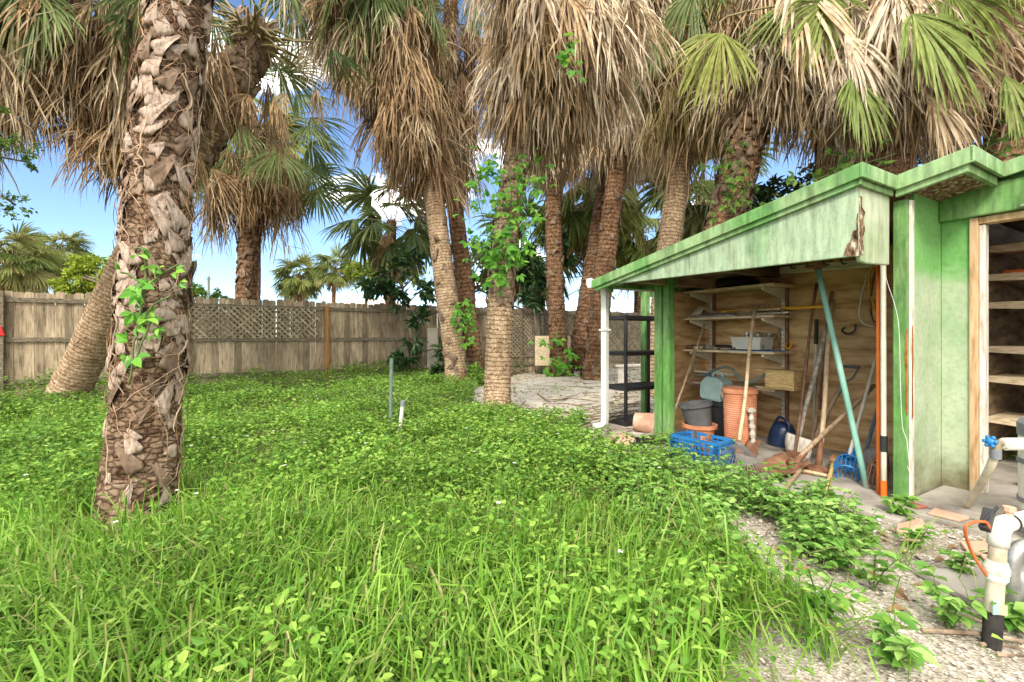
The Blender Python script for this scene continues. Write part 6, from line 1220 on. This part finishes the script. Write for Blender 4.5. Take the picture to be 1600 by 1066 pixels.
# pump parts behind the standpipe
pb_ = PX(1600, 930, 1.82); pu = thing('pool_pump', 'grey metal pool pump with a bent pipe, cut by the right edge', 'pump', pb_*[1,1,0]); mb = MB(); mb.tube(catmull([PX(1582,945,1.8), PX(1580,905,1.8), PX(1583,872,1.8), PX(1596,855,1.8), PX(1620,850,1.8)], 24), .026, 16); part('bent_pipe', mb, M['metal'], pu, smooth=True)
mb = MB(); mb.lathe([(.06, 0), (.085, .03), (.09, .16), (.07, .2), (.04, .21)], PX(1600, 1000, 1.84)*[1,1,0]+UP*.02, UP, 24); part('housing', mb, M['metal'], pu, smooth=True); mb = MB(); mb.lathe([(.05, 0), (.09, .03), (.09, .2), (.05, .24)], PX(1640, 950, 1.95), np.array([1., .3, 0]), 20); part('motor', mb, M['green_metal'], pu, smooth=True)
mb = MB(); c = G(1575, 955); mb.box(c+UP*.03, (.55, .5, .06)+np.zeros(3)) if False else mb.edge(G(1578, 985)*[1,1,0]+UP*.009, np.array([.8, 0, 0]), np.array([-.02, .4, 0]), UP*.03); single('pump_pad', mb, M['concrete'], 'stained flat pad under the pump by the standpipe', 'pad', bevel=.006)
for k, (pp_, lb) in enumerate((([G(1455,948,.02), G(1500,962,.025), G(1560,975,.02)], 'brown stick lying across the gravel left of the standpipe'), ([G(1440,985,.02), G(1530,990,.03), G(1600,1003,.02)], 'long brown stick in front of the standpipe'))):
    mb = MB(); mb.tube(catmull(pp_, 10), .008, 7); single('dry_stick', mb, M['twig'], lb, 'stick', 'dry sticks near the standpipe')
# ---------------------------------------------------------------- camera, sun and sky
cam = bpy.data.cameras.new('camera'); co = bpy.data.objects.new('camera', cam); COL.objects.link(co)
co.location = (0, 0, H_CAM); co.rotation_euler = (R(90), 0, 0); cam.sensor_width = 36; cam.lens = F_PX/1600*36; cam.shift_y = -(533-HY)/1600; cam.clip_end = 2000; cam.clip_start = .05
scene.camera = co
SUN_EL, SUN_AZ = 42.0, 199.0               # azimuth clockwise from +Y: behind the camera, a little to the left
sun = bpy.data.lights.new('sun', 'SUN'); so = bpy.data.objects.new('sun', sun); COL.objects.link(so)
d = Vector((math.sin(R(SUN_AZ))*math.cos(R(SUN_EL)), math.cos(R(SUN_AZ))*math.cos(R(SUN_EL)), math.sin(R(SUN_EL))))
so.rotation_euler = d.to_track_quat('Z', 'Y').to_euler(); so.location = d*60
sun.energy = 1.8; sun.angle = R(14); sun.color = (1, .93, .82)
w = bpy.data.worlds.new('World'); scene.world = w; w.use_nodes = True; nt = w.node_tree; nt.nodes.clear()
N = lambda ty, **k: [nt.nodes.new(ty)][0]
sky = nt.nodes.new('ShaderNodeTexSky'); sky.sky_type = 'NISHITA'; sky.sun_disc = False; sky.sun_elevation = R(SUN_EL); sky.sun_rotation = R(SUN_AZ); sky.altitude = 200; sky.air_density = .9; sky.dust_density = .05; sky.ozone_density = 4.0
tc = nt.nodes.new('ShaderNodeTexCoord'); sx = nt.nodes.new('ShaderNodeSeparateXYZ'); nt.links.new(tc.outputs['Generated'], sx.inputs[0])
def mth(op, a, b):
    x = nt.nodes.new('ShaderNodeMath'); x.operation = op
    for k, v in enumerate((a, b)):
        if hasattr(v, 'is_linked'): nt.links.new(v, x.inputs[k])
        else: x.inputs[k].default_value = v
    return x.outputs[0]
zc0 = mth('ADD', mth('MAXIMUM', sx.outputs['Z'], 0.0), .28); cx = nt.nodes.new('ShaderNodeCombineXYZ')
nt.links.new(sx.outputs['X'], cx.inputs[0]); nt.links.new(sx.outputs['Y'], cx.inputs[1]); nt.links.new(mth('MULTIPLY', sx.outputs['Z'], 2.2), cx.inputs[2])
no = nt.nodes.new('ShaderNodeTexNoise'); no.inputs['Scale'].default_value = 3.6; no.inputs['Detail'].default_value = 9; no.inputs['Roughness'].default_value = .56; nt.links.new(cx.outputs[0], no.inputs['Vector'])
rp = nt.nodes.new('ShaderNodeValToRGB'); rp.color_ramp.elements[0].position = .57; rp.color_ramp.elements[1].position = .64; nt.links.new(mth('ADD', no.outputs['Fac'], mth('ADD', mth('MULTIPLY', mth('SUBTRACT', mth('MAXIMUM', sx.outputs['Z'], .3), .3), .3), mth('MULTIPLY', mth('MAXIMUM', mth('MULTIPLY', sx.outputs['Y'], -1.0), 0.0), .28))), rp.inputs['Fac'])  # extra cloud added overhead and behind the camera, unseen, as fill for the bay
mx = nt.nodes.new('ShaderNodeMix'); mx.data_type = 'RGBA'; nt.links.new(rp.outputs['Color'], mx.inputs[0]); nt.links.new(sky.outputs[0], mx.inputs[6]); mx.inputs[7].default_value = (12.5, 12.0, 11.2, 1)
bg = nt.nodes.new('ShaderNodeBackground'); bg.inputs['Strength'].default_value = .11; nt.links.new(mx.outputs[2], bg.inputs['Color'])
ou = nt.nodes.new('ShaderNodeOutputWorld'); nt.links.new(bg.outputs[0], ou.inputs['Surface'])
vs = scene.view_settings; vs.view_transform = 'Standard'; vs.look = 'None'; vs.exposure = 1.28; vs.gamma = 1; vs.use_curve_mapping = False
scene.render.engine = 'CYCLES'; scene.cycles.max_bounces = 8; scene.cycles.diffuse_bounces = 5; scene.cycles.transmission_bounces = 4; scene.cycles.use_denoising = True
